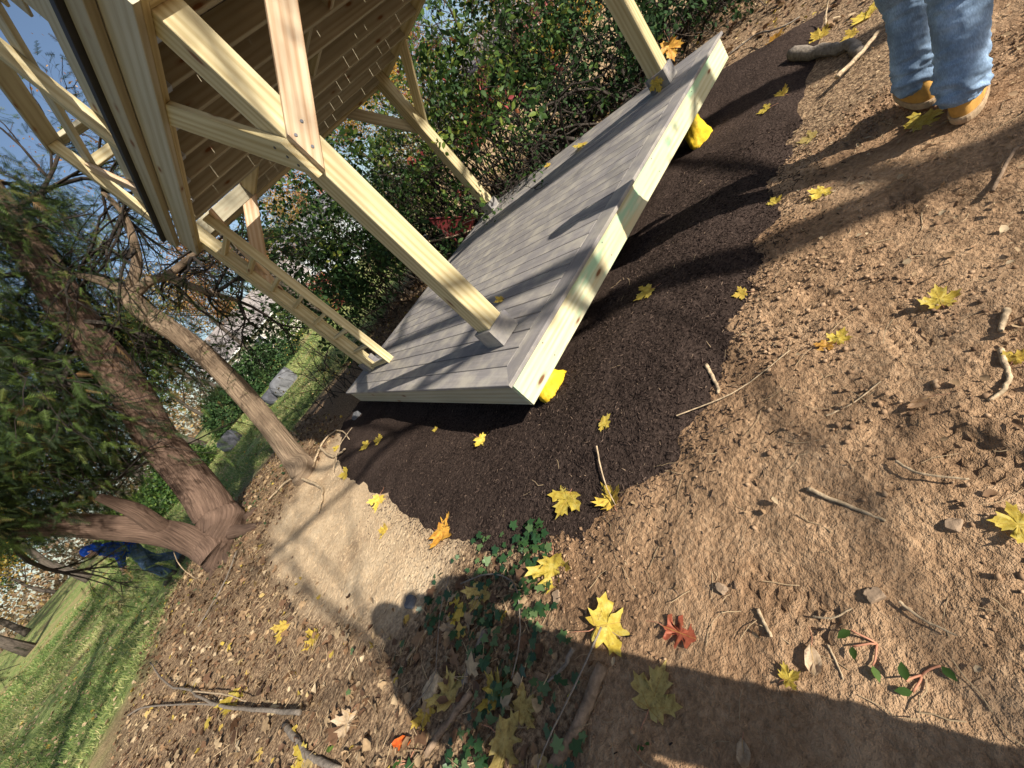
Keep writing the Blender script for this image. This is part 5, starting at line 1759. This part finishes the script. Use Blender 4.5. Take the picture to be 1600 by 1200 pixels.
def leaf_thing(kind, mat, px, py, size, label, rot=None, tilt=0.3, curl=None, lift=0.007, stem=True, grp="fallen leaves on the ground", pos=None, nrm=None):
    seed = int(px * 7 + py) % 9
    if px > 1150 and pos is None:
        size *= 0.78
    curl = rnd.uniform(0.1, 0.5) if curl is None else curl
    key = (kind, mat.name, seed % 4, round(curl, 1))
    if key not in LEAFDATA:
        LEAFDATA[key] = leaf_mesh(kind, mat, round(curl, 1), seed % 4 + 1)
    me, rib, st = LEAFDATA[key]
    p = G(px, py, lift) if pos is None else Vector(pos)
    rot = rnd.uniform(0, 6.28) if rot is None else math.radians(rot)
    if nrm is None:
        tc_ = (Vector(CAM) - p).normalized()
        tl = min(tilt, 0.55)
        nn = (Vector((rnd.gauss(0, tl * 0.45), rnd.gauss(0, tl * 0.45), 1)) + tc_ * tl).normalized()
    else:
        nn = Vector(nrm).normalized()
    q = nn.to_track_quat('Z', 'Y').to_matrix().to_4x4()
    Mx = Matrix.Translation(p) @ q @ Matrix.Rotation(rot, 4, 'Z') @ Matrix.Diagonal((size * rnd.uniform(.78, 1.08), size, size, 1)) @ Matrix.Translation((0, -0.3, 0))
    e = obj("fallen_leaf", me, None, Mx)
    tag(e, label, "leaf", grp)
    obj("vein", rib, e, Mx)
    if stem:
        obj("leaf_stem", st, e, Mx)
    return e


Y, GD, DU, OR, RD, SC, BR, TN = (M['l_yellow'], M['l_gold'], M['l_dull'], M['l_orange'], M['l_red'], M['l_scarlet'], M['l_brown'], M['l_tan'])
for a in (
    ('maple', Y, 1018, 468, .115, "yellow maple leaf with long stalk alone on the dark mulch beside the fascia", 60, .25, .3),
    ('maple', Y, 757, 690, .105, "yellow maple leaf standing at the edge of the deck shadow on the mulch", 150, .7, .5),
    ('maple', Y, 955, 670, .06, "small yellow maple leaf in the middle of the mulch", 200, .3, .3),
    ('maple', Y, 893, 788, .125, "bright yellow maple leaf at the near edge of the mulch", 100, .2, .2),
    ('maple', GD, 958, 780, .10, "folded golden leaf where the mulch meets the brown dirt", 30, 1.0, .9),
    ('maple', Y, 578, 700, .11, "yellow leaf on the mulch near the sand, left of a close pair", 60, .6, .4),
    ('maple', Y, 598, 692, .09, "yellow leaf on the mulch near the sand, right of a close pair", 10, .6, .4),
    ('maple', Y, 682, 672, .05, "tiny yellow leaf scrap on the mulch by the deck shadow", 10, .3, .4),
    ('maple', Y, 592, 784, .13, "tall yellow leaf at the border of sand and mulch", 120, .8, .5),
    ('maple', OR, 695, 832, .15, "orange brown maple leaf lying across the corner of mulch and sand", 200, .5, .7),
    ('maple', GD, 600, 830, .09, "golden leaf on the open sand below the tall yellow one", 40, .4, .4),
    ('maple', Y, 541, 741, .12, "yellow leaf at the far tip of the mulch beside the pale cedar roots", 30, .5, .4),
    ('maple', Y, 527, 700, .10, "yellow leaf on a thin stick beside the far mulch", 90, .5, .4),
    ('maple', Y, 712, 953, .105, "pale yellow maple leaf among ivy below the sand", 170, .25, .2),
    ('maple', DU, 748, 930, .12, "dull gold curled leaf touching the pale yellow one below the sand", 60, .7, .7),
    ('maple', Y, 865, 890, .125, "crumpled yellow leaf at the edge of the ivy and brown dirt", 140, .9, .9),
    ('maple', Y, 952, 977, .15, "big sunlit yellow maple leaf at the tip of the photographer's shadow", 215, .25, .3),
    ('oak', RD, 1051, 984, .115, "rust red lobed oak leaf on the sunlit dirt", 200, .25, .3),
    ('maple', DU, 1024, 1086, .125, "largest maple leaf, dull yellow, flat in the photographer's shadow", 255, .1, .12),
    ('maple', DU, 700, 1082, .12, "brown gold leaf beside scraps of white bark in the litter", 300, .5, .5),
    ('maple', DU, 822, 1106, .10, "dull yellow maple leaf beside the thick stick in the shade", 190, .2, .2),
    ('maple', GD, 772, 1082, .11, "golden curled leaf left of the dull yellow one by the thick stick", 80, .6, .6),
    ('maple', DU, 795, 1160, .115, "long folded ochre leaf at the bottom edge between ivy leaves", 170, .7, .9),
    ('oval', SC, 635, 1160, .085, "vivid scarlet orange leaf at the bottom edge", 20, .3, .3),
    ('maple', GD, 665, 1120, .09, "golden ragged leaf above the scarlet one", 130, .5, .6),
    ('maple', TN, 545, 1130, .11, "pale tan curled leaf in the litter at the bottom", 60, .6, .9),
    ('maple', Y, 470, 1190, .14, "bright yellow maple leaf at the bottom left edge of the litter", 100, .3, .2),
    ('maple', GD, 445, 985, .13, "yellow leaf standing in the sunlit litter below the sand", 90, .8, .4),
    ('maple', GD, 490, 1000, .13, "greenish gold leaf leaning in the litter below the sand", 100, .9, .4),
    ('maple', Y, 368, 1092, .20, "yellow leaf in sun beside the long fallen branch", 60, .5, .3),
    ('maple', Y, 1236, 1062, .055, "small pale yellow leaf on the shadow edge near the boot print", 90, .8, .6),
    ('maple', Y, 1468, 470, .10, "yellow leaf with upright stalk on the dirt near the curved twig", 330, .5, .4),
    ('maple', Y, 1310, 527, .075, "small yellow leaf in a cluster on the middle of the dirt", 330, .6, .4),
    ('maple', OR, 1288, 540, .07, "orange leaf beside the small yellow one on the middle of the dirt", 100, .5, .5),
    ('maple', Y, 1283, 302, .11, "yellow leaf on the dirt by the person's shadow", 80, .4, .4),
    ('maple', Y, 1212, 316, .08, "pale yellow leaf where dirt meets mulch by the person's shadow", 0, .5, .5),
    ('maple', Y, 1200, 180, .11, "yellow leaf on the mulch at the edge of the person's shadow", 80, .4, .3),
    ('maple', GD, 1224, 154, .11, "pale leaf on the mulch beyond the far footing", 60, .4, .3),
    ('maple', Y, 1442, 190, .16, "bright yellow leaf flat on the ground at the tan boot", 300, .1, .1),
    ('maple', Y, 1590, 822, .075, "yellow leaf at the right edge of the dirt", 20, .4, .4),
    ('maple', GD, 1590, 560, .06, "small golden leaf at the right edge by the curved twig", 20, .4, .4),
    ('maple', GD, 1160, 462, .07, "golden leaf at the mulch border in front of the fascia", 50, .4, .5),
    ('maple', DU, 1265, 215, .12, "olive yellow leaf on the shaded dirt by the person's shadow", 50, .3, .3),
    ('maple', OR, 1212, 60, .16, "orange leaf standing at the dark hollow past the deck", 50, .8, .4),
    ('maple', GD, 1280, 58, .18, "golden leaf standing beside the mossy log", 20, .8, .4),
    ('maple', Y, 1352, 25, .18, "yellow leaf at the foot of the bank beside the person's knee", 20, .7, .4),
    ('maple', GD, 1330, 55, .12, "golden leaf lying between the log and the pale stick", 90, .4, .4),
    ('oval', BR, 1445, 630, .07, "thin brown oval leaf on the dirt below the yellow cluster", 120, .3, .8),
    ('oval', TN, 1270, 1025, .085, "pale purplish dry leaf near the boot print", 100, .4, .9),
    ('oval', TN, 1160, 1170, .075, "pale folded leaf in the shadow at the bottom edge", 60, .3, .9),
    ('oval', BR, 840, 1062, .09, "reddish brown oval leaf beside the dry curled bark in the shade", 250, .3, .8),
    ('maple', TN, 700, 980, .07, "brown dry leaf below the pale yellow maple leaf", 10, .6, .9),
):
    leaf_thing(a[0], a[1], a[2], a[3], a[4], a[5], a[6], a[7], a[8])


def on_plane_z(px, py, zc):
    d = RC.T @ np.array([px - 800.0, py - 600.0, FPX])
    return CAM + d * (zc - CAM[2]) / d[2]


leaf_thing('maple', GD, 781, 469, .075, "small gold leaf on the grey deck boards behind the front post", 40, pos=on_plane_z(781, 469, 0.012), nrm=(0.2, -0.4, 1), curl=0.5, grp="fallen leaves on the deck")
leaf_thing('maple', Y, 908, 228, .13, "greenish yellow leaf near the back edge of the deck", 70, pos=on_plane_z(908, 228, 0.012), nrm=(0.1, -0.3, 1), curl=0.4, grp="fallen leaves on the deck")
leaf_thing('maple', GD, 818, 258, .09, "small gold leaf at the back edge of the deck", 10, pos=on_plane_z(856, 259, 0.012), nrm=(0.1, -0.3, 1), curl=0.4, grp="fallen leaves on the deck")
leaf_thing('maple', GD, 1030, 130, .12, "golden leaf leaning on the grey base of the far post", 185, pos=(PXB - 0.04, PYA + 0.07, 0.07), nrm=(-1, 0.1, 0.25), curl=0.3, grp="fallen leaves on the deck")
leaf_thing('maple', OR, 1045, 72, .20, "large orange leaf hanging in the brush beyond the far post", 160, pos=AT(1046, 76, 6.0), nrm=(-0.6, -0.5, 0.4), curl=0.5, grp="leaves caught in the brush")

# ------------------------------------------------------------------ sticks, roots, stones
def stick(name, pts, r0, r1, mat, label, grp="sticks on the ground", lift=0.0, wob=None, n=14, sides=8, lump=0.15, lifts=None):
    r0, r1 = r0 * .68, r1 * .62
    wob = r0 * 0.16 if wob is None else wob * 0.5
    L = [G(a, b, (r0 * 0.6 + lift) if lifts is None else lifts[i]) for i, (a, b) in enumerate(pts)]
    q, rq = spline(L, list(np.linspace(r0, r1, len(L))), n, wob)
    e = obj(name, tubes(name, [(q, rq)], sides, M[mat], True, lump))
    return tag(e, label, "stick", grp)


stick("stick", [(1184, 952), (1196, 975), (1208, 997)], .0075, .0065, 'stick_pale', "short straight pale stick beside the boot print")
stick("twig", [(1574, 485), (1563, 518)], .012, .009, 'stick_pale', "short pale twig piece above the curved one on the dirt")
stick("twig", [(1563, 545), (1571, 570), (1577, 595), (1566, 615), (1545, 630)], .010, .007, 'stick_pale', "curved pale twig on the right side of the dirt")
stick("stick", [(1265, 768), (1325, 792), (1386, 816)], .010, .006, 'stick_pale', "long splintered pale stick lying across the dirt")
stick("twig", [(1400, 722), (1440, 742), (1515, 749)], .006, .004, 'stick_pale', "thin bent pale twig on the dirt above the splintered stick", lift=0.02)
stick("twig", [(944, 708), (949, 740), (953, 765), (963, 790)], .006, .003, 'stick_pale', "thin pale twig upright in the mulch edge", lift=0.02)
stick("root", [(1107, 575), (1120, 600), (1123, 615)], .013, .009, 'stick_pale', "short thick pale root at the mulch border")
stick("twig", [(1062, 655), (1150, 610), (1235, 547)], .004, .003, 'stick_pale', "long thin straw at the mulch border with ivy", lift=0.012)
stick("twig", [(1290, 648), (1330, 630), (1378, 600)], .004, .003, 'stick_pale', "thin straw on the dirt below the yellow leaf cluster")
stick("stick", [(945, 1040), (900, 1140), (855, 1215)], .028, .034, 'stick_brown', "thick brown stick at the bottom edge beside the ivy", sides=12, wob=.002)
stick("stick", [(668, 985), (640, 1025), (612, 1066)], .010, .011, 'stick_pale', "bright peeled stick in the litter below the sand")
stick("stick", [(760, 985), (740, 1030), (725, 1065)], .022, .018, 'stick_grey', "grey bark covered stick among ivy", sides=10)
stick("stick", [(735, 1080), (700, 1130), (665, 1180)], .022, .02, 'stick_brown', "dark stick running to the bottom edge under ivy leaves", sides=10)
stick("vine", [(720, 912), (760, 896), (800, 908), (812, 960), (810, 1010), (800, 1060)], .006, .004, 'stick_grey', "thin looping vine arching over the ivy", lift=0.03)
stick("vine", [(702, 900), (690, 950), (682, 1010), (676, 1060), (640, 1110)], .004, .003, 'stick_grey', "thin straight vine left of the looping one", lift=0.04)
stick("twig", [(940, 980), (905, 1060), (860, 1150), (840, 1200)], .005, .004, 'stick_grey', "long thin grey twig beside the thick brown stick", lift=0.05)
stick("bark_strip", [(898, 1015), (880, 1045), (855, 1065)], .013, .006, 'stick_grey', "curled dry bark strip in the shade", lift=0.02)
stick("branch", [(445, 1132), (465, 1160), (490, 1185), (530, 1205)], .028, .026, 'stick_grey', "bent grey branch at the bottom left edge", sides=10)
stick("branch", [(235, 1035), (262, 1068), (300, 1080), (340, 1102), (400, 1108), (468, 1112)], .010, .022, 'stick_grey', "long forked grey branch lying over the sunny litter", lift=0.06, wob=.008, n=24)
stick("branch", [(300, 1080), (350, 1085), (385, 1096)], .010, .006, 'stick_pale', "pale side shoot of the long fallen branch", lift=0.08)
stick("branch", [(200, 1118), (225, 1105), (300, 1100), (345, 1103)], .012, .010, 'stick_grey', "thin curved branch left of the long forked one", lift=0.06)
stick("twig", [(370, 860), (350, 910), (310, 980)], .016, .010, 'stick_grey', "grey twig in the litter at the cedar foot", lift=0.03)
stick("vine", [(265, 818), (275, 870), (300, 900), (310, 903)], .012, .008, 'stick_pale', "pale looping vine at the foot of the second cedar trunk", lift=0.0, lifts=(0.5, 0.3, 0.03, 0.02))
stick("twig", [(520, 735), (535, 700), (556, 672)], .010, .006, 'stick_pale', "long straight twig at the far edge of the mulch", lift=0.04)
stick("log", [(1240, 92), (1285, 84), (1325, 72), (1345, 82)], .075, .05, 'stick_grey', "mossy pale log lying past the far end of the mulch", sides=14, lump=.35)
stick("stick", [(1308, 122), (1340, 90), (1372, 52)], .022, .018, 'stick_pale', "straight pale stick leaning over the log", lift=0.06)
stick("vine", [(1140, 85), (1180, 55), (1220, 52), (1250, 30)], .012, .010, 'stick_grey', "pale vine running past the far corner of the deck", lift=0.06)
stick("twig", [(1290, 40), (1292, 10), (1300, -20)], .012, .008, 'stick_pale', "upright pale twig on the bank beyond the log", lifts=(0.02, 0.1, 0.2))
stick("twig", [(1405, 940), (1440, 965), (1492, 990)], .005, .003, 'stick_pale', "thin bent root on the dirt near the right stone", lift=0.015)
stick("twig", [(1268, 960), (1300, 965), (1332, 952)], .004, .003, 'stick_pale', "tiny forked root with a green bud beside the boot print", lift=0.02)
stick("twig", [(1296, 1010), (1310, 1040), (1320, 1064)], .004, .003, 'stick_pale', "thin straw beside the pale purplish leaf")
stick("twig", [(1550, 300), (1580, 240), (1600, 225)], .010, .008, 'stick_brown', "brown root on the upper right dirt", lift=0.02)


def stone(px, py, r, lab, seed, mat='stone'):
    p = G(px, py, r * 0.35)
    r *= .75
    o = blob("stone", p - Vector((0, 0, r * .4)), r * 1.4, r * 1.1, r * 0.8, M[mat], seed, 3, 0.55, seed)
    return tag(o, lab, "stone", "stones on the dirt")


M['stone'] = plain("tan_stone", (0.27, 0.19, 0.125), 0.85, 0.2, nscale=30, namt=0.35, bmp=0.5)
stone(1126, 918, .020, "egg shaped tan stone on the dirt left of the boot print", 1.2)
stone(1366, 930, .022, "brown rounded stone on the dirt right of the boot print", 2.4)
stone(868, 932, .028, "round brown stone at the edge of ivy and dirt", 3.9)
stone(640, 940, .05, "pale stone half buried at the lower edge of the sand", 5.1, 'rock_light')
stone(1490, 818, .02, "dark stone by a small hole on the right of the dirt", 6.1)
stone(560, 652, .10, "broken pale stone under the left corner of the deck", 7.7, 'rock_light')
tag(blob("bark_scrap", G(675, 1075, 0.02), .07, .05, .02, M['stick_pale'], 3.0, 2, .5), "white weathered bark scrap in the ivy beside the brown gold leaf", "bark")

# seedlings on the dirt
def sprout(px, py, n, s, lab):
    p = G(px, py)
    e = empty("seedling", tuple(p), lab, "plant", "small green plants")
    st = []
    for k in range(n):
        q = curve_path(p, (rnd.gauss(0, .5), rnd.gauss(0, .5), .6), s * 1.4, 4, .15, .05)
        st.append((q, [.0022] * len(q)))
        R = rot_from(np.array([[rnd.gauss(0, .6), rnd.gauss(0, .6), .1]]), np.array([[rnd.gauss(0, .3), rnd.gauss(0, .3), 1.0]]))
        obj("leaf", scatter("leaf", LEAF_V, LEAF_F, np.array([tuple(q[-1])]), R, np.array([s * rnd.uniform(.8, 1.2)]), M['f_green'], np.array([rnd.uniform(.3, .9)]), True), e)
    for s_ in st:
        obj("stem", tubes("stem", [s_], 4, M['leaf_stem']), e)


sprout(1372, 1008, 3, .035, "green seedling with upright leaf on the dirt right of the boot print")
sprout(1440, 1055, 3, .03, "drooping green seedling nearer the shadow on the right")
sprout(530, 1150, 4, .04, "bright green three leaved sprig at the bottom edge")
sprout(640, 1190, 4, .035, "bright green sprig below the scarlet leaf")
sprout(1010, 1165, 3, .02, "tiny green sprig at the bottom edge beside the thick stick")

# ------------------------------------------------------------------ small loose stuff
def surf(x_, y_):
    return top(x_, y_)


def pts_in(n, x0, x1, y0, y1):
    return nrg.uniform(x0, x1, n), nrg.uniform(y0, y1, n)


# mulch chips
N = 46000
cx, cy = pts_in(N, -1.15, 2.6, -1.2, 1.9)
_, sdm = mulch_h(cx, cy)
dcam = np.hypot(cx - CAM[0], cy - CAM[1])
keep = (sdm < nrg.exponential(.10, N)) & (nrg.random(N) < np.clip(2.2 / dcam, 0, 1)) & ~((cx > 0.15) & (cy > 0.12))
cx, cy = cx[keep], cy[keep]
n = len(cx)
CH_V = [(-.5, -.5, -.5), (.5, -.5, -.5), (.4, .5, -.5), (-.4, .5, -.5), (-.45, -.5, .5), (.35, -.4, .5), (.3, .45, .5), (-.4, .5, .4)]
CH_F = [(0, 3, 2, 1), (4, 5, 6, 7), (0, 1, 5, 4), (1, 2, 6, 5), (2, 3, 7, 6), (3, 0, 4, 7)]
a = nrg.uniform(0, 2 * np.pi, n)
D = np.stack([np.cos(a), np.sin(a), nrg.normal(0, .35, n)], 1)
R = rot_from(D, rand_dirs(n, 1.2))
S = np.stack([nrg.uniform(.0012, .004, n), nrg.uniform(.006, .026, n), nrg.uniform(.001, .003, n)], 1)
me = scatter("mulch_chips", CH_V, CH_F, np.stack([cx, cy, surf(cx, cy) + 0.003], 1), R, S, M['chip'], nrg.random(n) ** 1.6)
tag(obj("mulch_chips", me), "loose shredded bark chips of the dark mulch bed", "mulch", None, "stuff")

# clods and crumbs of dirt
N = 26000
cx, cy = pts_in(N, -1.6, 2.6, -2.2, 0.0)
sdd = poly_sd(cx, cy, DIRT)
_, sdm = mulch_h(cx, cy)
rough = fbm(cx * 1.3, cy * 1.3, 4.0, 2) * 1.4 + 0.45
clump = fbm(cx * 5, cy * 5, 8.0, 2)
prm = np.max([boot_print(cx, cy, *p)[1] for p in PRINTS], axis=0)
keep = (prm < 0.3) & (sdd < 0.05) & (sdm > -0.03) & (nrg.random(N) < np.clip(rough * 1.1 - .28 + clump * .6, 0.02, 1))
cx, cy = cx[keep], cy[keep]
n = len(cx)
CL_V = [(0, 0, 1), (.9, 0, .2), (.2, .85, .3), (-.8, .4, .15), (-.6, -.7, .3), (.4, -.8, .1), (0, 0, -.6)]
CL_F = [(0, 1, 2), (0, 2, 3), (0, 3, 4), (0, 4, 5), (0, 5, 1), (6, 2, 1), (6, 3, 2), (6, 4, 3), (6, 5, 4), (6, 1, 5)]
sz = nrg.gamma(1.8, 0.0026, n) + 0.0018
sz = np.minimum(sz, 0.013)
R = rot_from(rand_dirs(n), rand_dirs(n))
S = np.stack([sz, sz * nrg.uniform(.6, 1.1, n), sz * nrg.uniform(.5, .9, n)], 1)
me = scatter("dirt_clods", CL_V, CL_F, np.stack([cx, cy, surf(cx, cy) + sz * 0.25], 1), R, S, M['clod'], nrg.random(n), False)
tag(obj("dirt_clods", me), "loose clods and crumbs of brown dirt", "dirt", None, "stuff")

# straw, rootlets and thin twigs
paths = []
for k in range(750):
    px_, py_ = rnd.uniform(-1.7, 2.6), rnd.uniform(-2.0, 0.2)
    if rnd.random() < 0.25:
        px_, py_ = rnd.uniform(-2.6, -.8), rnd.uniform(-.6, 4.0)
    if float(mulch_h(np.array([px_]), np.array([py_]))[1][0]) < -0.03 and rnd.random() < 0.85:
        continue
    z0 = float(surf(np.array([px_]), np.array([py_]))[0])
    aa = rnd.uniform(0, 6.28)
    L = rnd.uniform(.02, .11)
    P = [Vector((px_, py_, z0 + .003))]
    for i in range(3):
        aa += rnd.gauss(0, .35)
        P.append(P[-1] + Vector((math.cos(aa) * L / 3, math.sin(aa) * L / 3, rnd.uniform(-.001, .003))))
    paths.append((P, [rnd.uniform(.0006, .0016)] * 4))
tag(obj("straw_bits", tubes("straw_bits", paths, 3, M['straw'])), "thin straws and rootlets scattered on the dirt", "straw", None, "stuff")

# dead leaf litter
def litter(name, label, X_, Y_, size, var=None):
    n = len(X_)
    a = nrg.uniform(0, 2 * np.pi, n)
    D = np.stack([np.cos(a), np.sin(a), nrg.normal(0, .3, n)], 1)
    nr = nrg.normal(0, .45, (n, 3))
    nr[:, 2] += 1
    R = rot_from(D, nr)
    S = size * nrg.uniform(.5, 1.4, n)
    S = np.stack([S * nrg.uniform(.7, 1.5, n), S, S * nrg.uniform(.5, 2.0, n)], 1)
    P = np.stack([X_, Y_, surf(X_, Y_) + nrg.uniform(.002, .018, n)], 1)
    me = scatter(name, DEAD_V, LEAF_F, P, R, S, M['litter'], nrg.random(n) if var is None else var)
    tag(obj(name, me), label, "leaves", None, "stuff")


N = 30000
cx, cy = pts_in(N, -4.2, -0.2, -1.6, 8.5)
k = (poly_sd(cx, cy, SAND) > nrg.normal(0, .10, N)) & (poly_sd(cx, cy, DIRT) > nrg.normal(0, .08, N)) & (mulch_h(cx, cy)[1] > 0.02) & (poly_sd(cx, cy, LAWN) > -.5 - nrg.exponential(.5, N))
dc = np.hypot(cx - CAM[0], cy - CAM[1])
k &= nrg.random(N) < np.clip(0.16 + 0.42 / (dc + .3), 0, 1)
litter("leaf_litter", "brown dead leaves covering the ground left of the sand", cx[k], cy[k], .042)
cx, cy = pts_in(14000, 1.0, 9.5, -1.6, 9.0)
k = ((cy > 3.95) | (cx > 3.95)) & (poly_sd(cx, cy, DIRT) > 0.0) & ~((mulch_h(cx, cy)[1] < 0) & (cy < 3.9))
litter("leaf_litter", "dead leaves on the shaded bank behind and past the deck", cx[k], cy[k], .055)
cx, cy = pts_in(1300, -1.0, 3.2, -2.0, -0.6)
k = (mulch_h(cx, cy)[1] > 0.0) & (nrg.random(1300) < np.clip((cx + 0.4) / 3.0, .08, 1))
litter("leaf_scraps", "dry leaf scraps scattered over the dirt", cx[k], cy[k], .022, nrg.uniform(.4, .93, int(k.sum())))
cx, cy = pts_in(9000, -14, 1.5, 3.0, 24)
k = poly_sd(cx, cy, LAWN) < -.2
litter("lawn_leaves", "pale fallen leaves strewn over the lawn", cx[k], cy[k], .06, nrg.uniform(.6, 1.0, int(k.sum())))

# larger lobed dead leaves on top of the litter
cx, cy = pts_in(1300, -3.8, -0.5, -1.4, 7.0)
k = (poly_sd(cx, cy, SAND) > .02) & (poly_sd(cx, cy, DIRT) > -.02) & (mulch_h(cx, cy)[1] > 0.03) & (poly_sd(cx, cy, LAWN) > -.3)
cx, cy = cx[k], cy[k]
n = len(cx)
a = nrg.uniform(0, 2 * np.pi, n)
R = rot_from(np.stack([np.cos(a), np.sin(a), nrg.normal(0, .3, n)], 1), nrg.normal(0, .4, (n, 3)) + np.array([0, 0, 1]))
S = nrg.uniform(.04, .085, n)
S = np.stack([S, S, S * nrg.uniform(1, 4, n)], 1)
me = scatter("lobed_litter", IVY_V, IVY_F, np.stack([cx, cy, surf(cx, cy) + nrg.uniform(.008, .03, n)], 1), R, S, M['litter'], nrg.uniform(.1, 1.0, n))
tag(obj("lobed_litter", me), "lobed brown and yellow dead leaves lying on the litter", "leaves", None, "stuff")
# pale straw trodden into the sand
N = 9000
cx, cy = pts_in(N, -2.3, -.3, .1, 4.5)
k = (poly_sd(cx, cy, SAND) < nrg.normal(0, .12, N)) & (mulch_h(cx, cy)[1] > -0.01)
cx, cy = cx[k], cy[k]
n = len(cx)
a = nrg.normal(.9, .7, n)
R = rot_from(np.stack([np.cos(a), np.sin(a), nrg.normal(0, .12, n)], 1), nrg.normal(0, .3, (n, 3)) + np.array([0, 0, 1]))
S = np.stack([nrg.uniform(.001, .0028, n), nrg.uniform(.012, .05, n), np.full(n, .0016)], 1)
me = scatter("sand_straw", CH_V, CH_F, np.stack([cx, cy, surf(cx, cy) + .002], 1), R, S, M['sandstraw'], nrg.random(n))
tag(obj("sand_straw", me), "short pale straw trodden into the sand patch", "straw", None, "stuff")

N = 4200
cx, cy = pts_in(N, -4.0, -.5, -1.5, 7.5)
k = (poly_sd(cx, cy, SAND) > 0) & (poly_sd(cx, cy, DIRT) > -.05) & (mulch_h(cx, cy)[1] > 0.02)
cx, cy = cx[k], cy[k]
n = len(cx)
R = rot_from(rand_dirs(n) * np.array([1, 1, .3]), nrg.normal(0, .3, (n, 3)) + np.array([0, 0, 1]))
S = np.stack([nrg.uniform(.0008, .003, n), nrg.uniform(.02, .10, n), np.full(n, .0025)], 1)
me = scatter("litter_straw", CH_V, CH_F, np.stack([cx, cy, surf(cx, cy) + nrg.uniform(.01, .035, n)], 1), R, S, M['straw'], nrg.random(n) ** 2)
tag(obj("litter_straw", me), "dry stalks and straw mixed into the leaf litter", "straw", None, "stuff")

# ivy
N = 620
cx = np.concatenate([nrg.normal(-1.25, .30, N), nrg.normal(-.62, .12, 160), nrg.normal(-2.4, .5, 240), nrg.normal(0.0, .10, 110), nrg.normal(-1.5, .4, 120)])
cy = np.concatenate([nrg.normal(-.35, .42, N), nrg.normal(-.38, .14, 160), nrg.normal(5.4, .4, 240), nrg.normal(-.93, .05, 110), nrg.normal(5.0, .3, 120)])
k = (mulch_h(cx, cy)[1] > -.12) & (poly_sd(cx, cy, SAND) > 0) & (poly_sd(cx, cy, DIRT) > -.10) & (fbm(cx * 3, cy * 3, 1.0, 2) > -.25)
cx, cy = cx[k], cy[k]
n = len(cx)
a = nrg.uniform(0, 2 * np.pi, n)
R = rot_from(np.stack([np.cos(a), np.sin(a), nrg.normal(0, .2, n)], 1), nrg.normal(0, .35, (n, 3)) + np.array([0, -.15, 1]))
me = scatter("ivy_leaves", IVY_V, IVY_F, np.stack([cx, cy, surf(cx, cy) + nrg.uniform(.012, .05, n)], 1), R, nrg.uniform(.022, .05, n), M['ivy'], nrg.random(n))
tag(obj("ivy_leaves", me), "dark green ivy creeping among the dead leaves", "ivy", None, "stuff")

# grass
N = 120000
r_ = nrg.uniform(0, 1, N) ** 0.7 * 22 + 3.5
az = np.radians(nrg.uniform(62, 128, N))
cx, cy = CAM[0] + r_ * np.cos(az), CAM[1] + r_ * np.sin(az)
k = (poly_sd(cx, cy, LAWN) + .5 * fbm(cx, cy, 2.0, 3) < 0) & (fbm(cx * .8, cy * .8, 6.0, 3) > -.32)
cx, cy, r_ = cx[k], cy[k], r_[k]
n = len(cx)
GR_V = [(-.5, 0, 0), (.5, 0, 0), (.35, .55, .12), (0, 1, .4)]
GR_F = [(0, 1, 2), (0, 2, 3)]
R = rot_from(nrg.normal(0, .45, (n, 3)) + np.array([0, 0, 1]), rand_dirs(n))
S = np.stack([.004 * (1 + r_ / 6), nrg.uniform(.03, .075, n) * (1 + r_ / 40), np.full(n, .05)], 1)
pv_ = np.clip(.45 + .5 * fbm(cx * .5, cy * .5, 3.0, 3) + nrg.normal(0, .2, n), 0, 1)
me = scatter("lawn_grass", GR_V, GR_F, np.stack([cx, cy, ground_base(cx, cy)], 1), R, S, M['grass'], pv_)
tag(obj("lawn_grass", me), "short patchy grass of the lawn", "grass", None, "stuff")
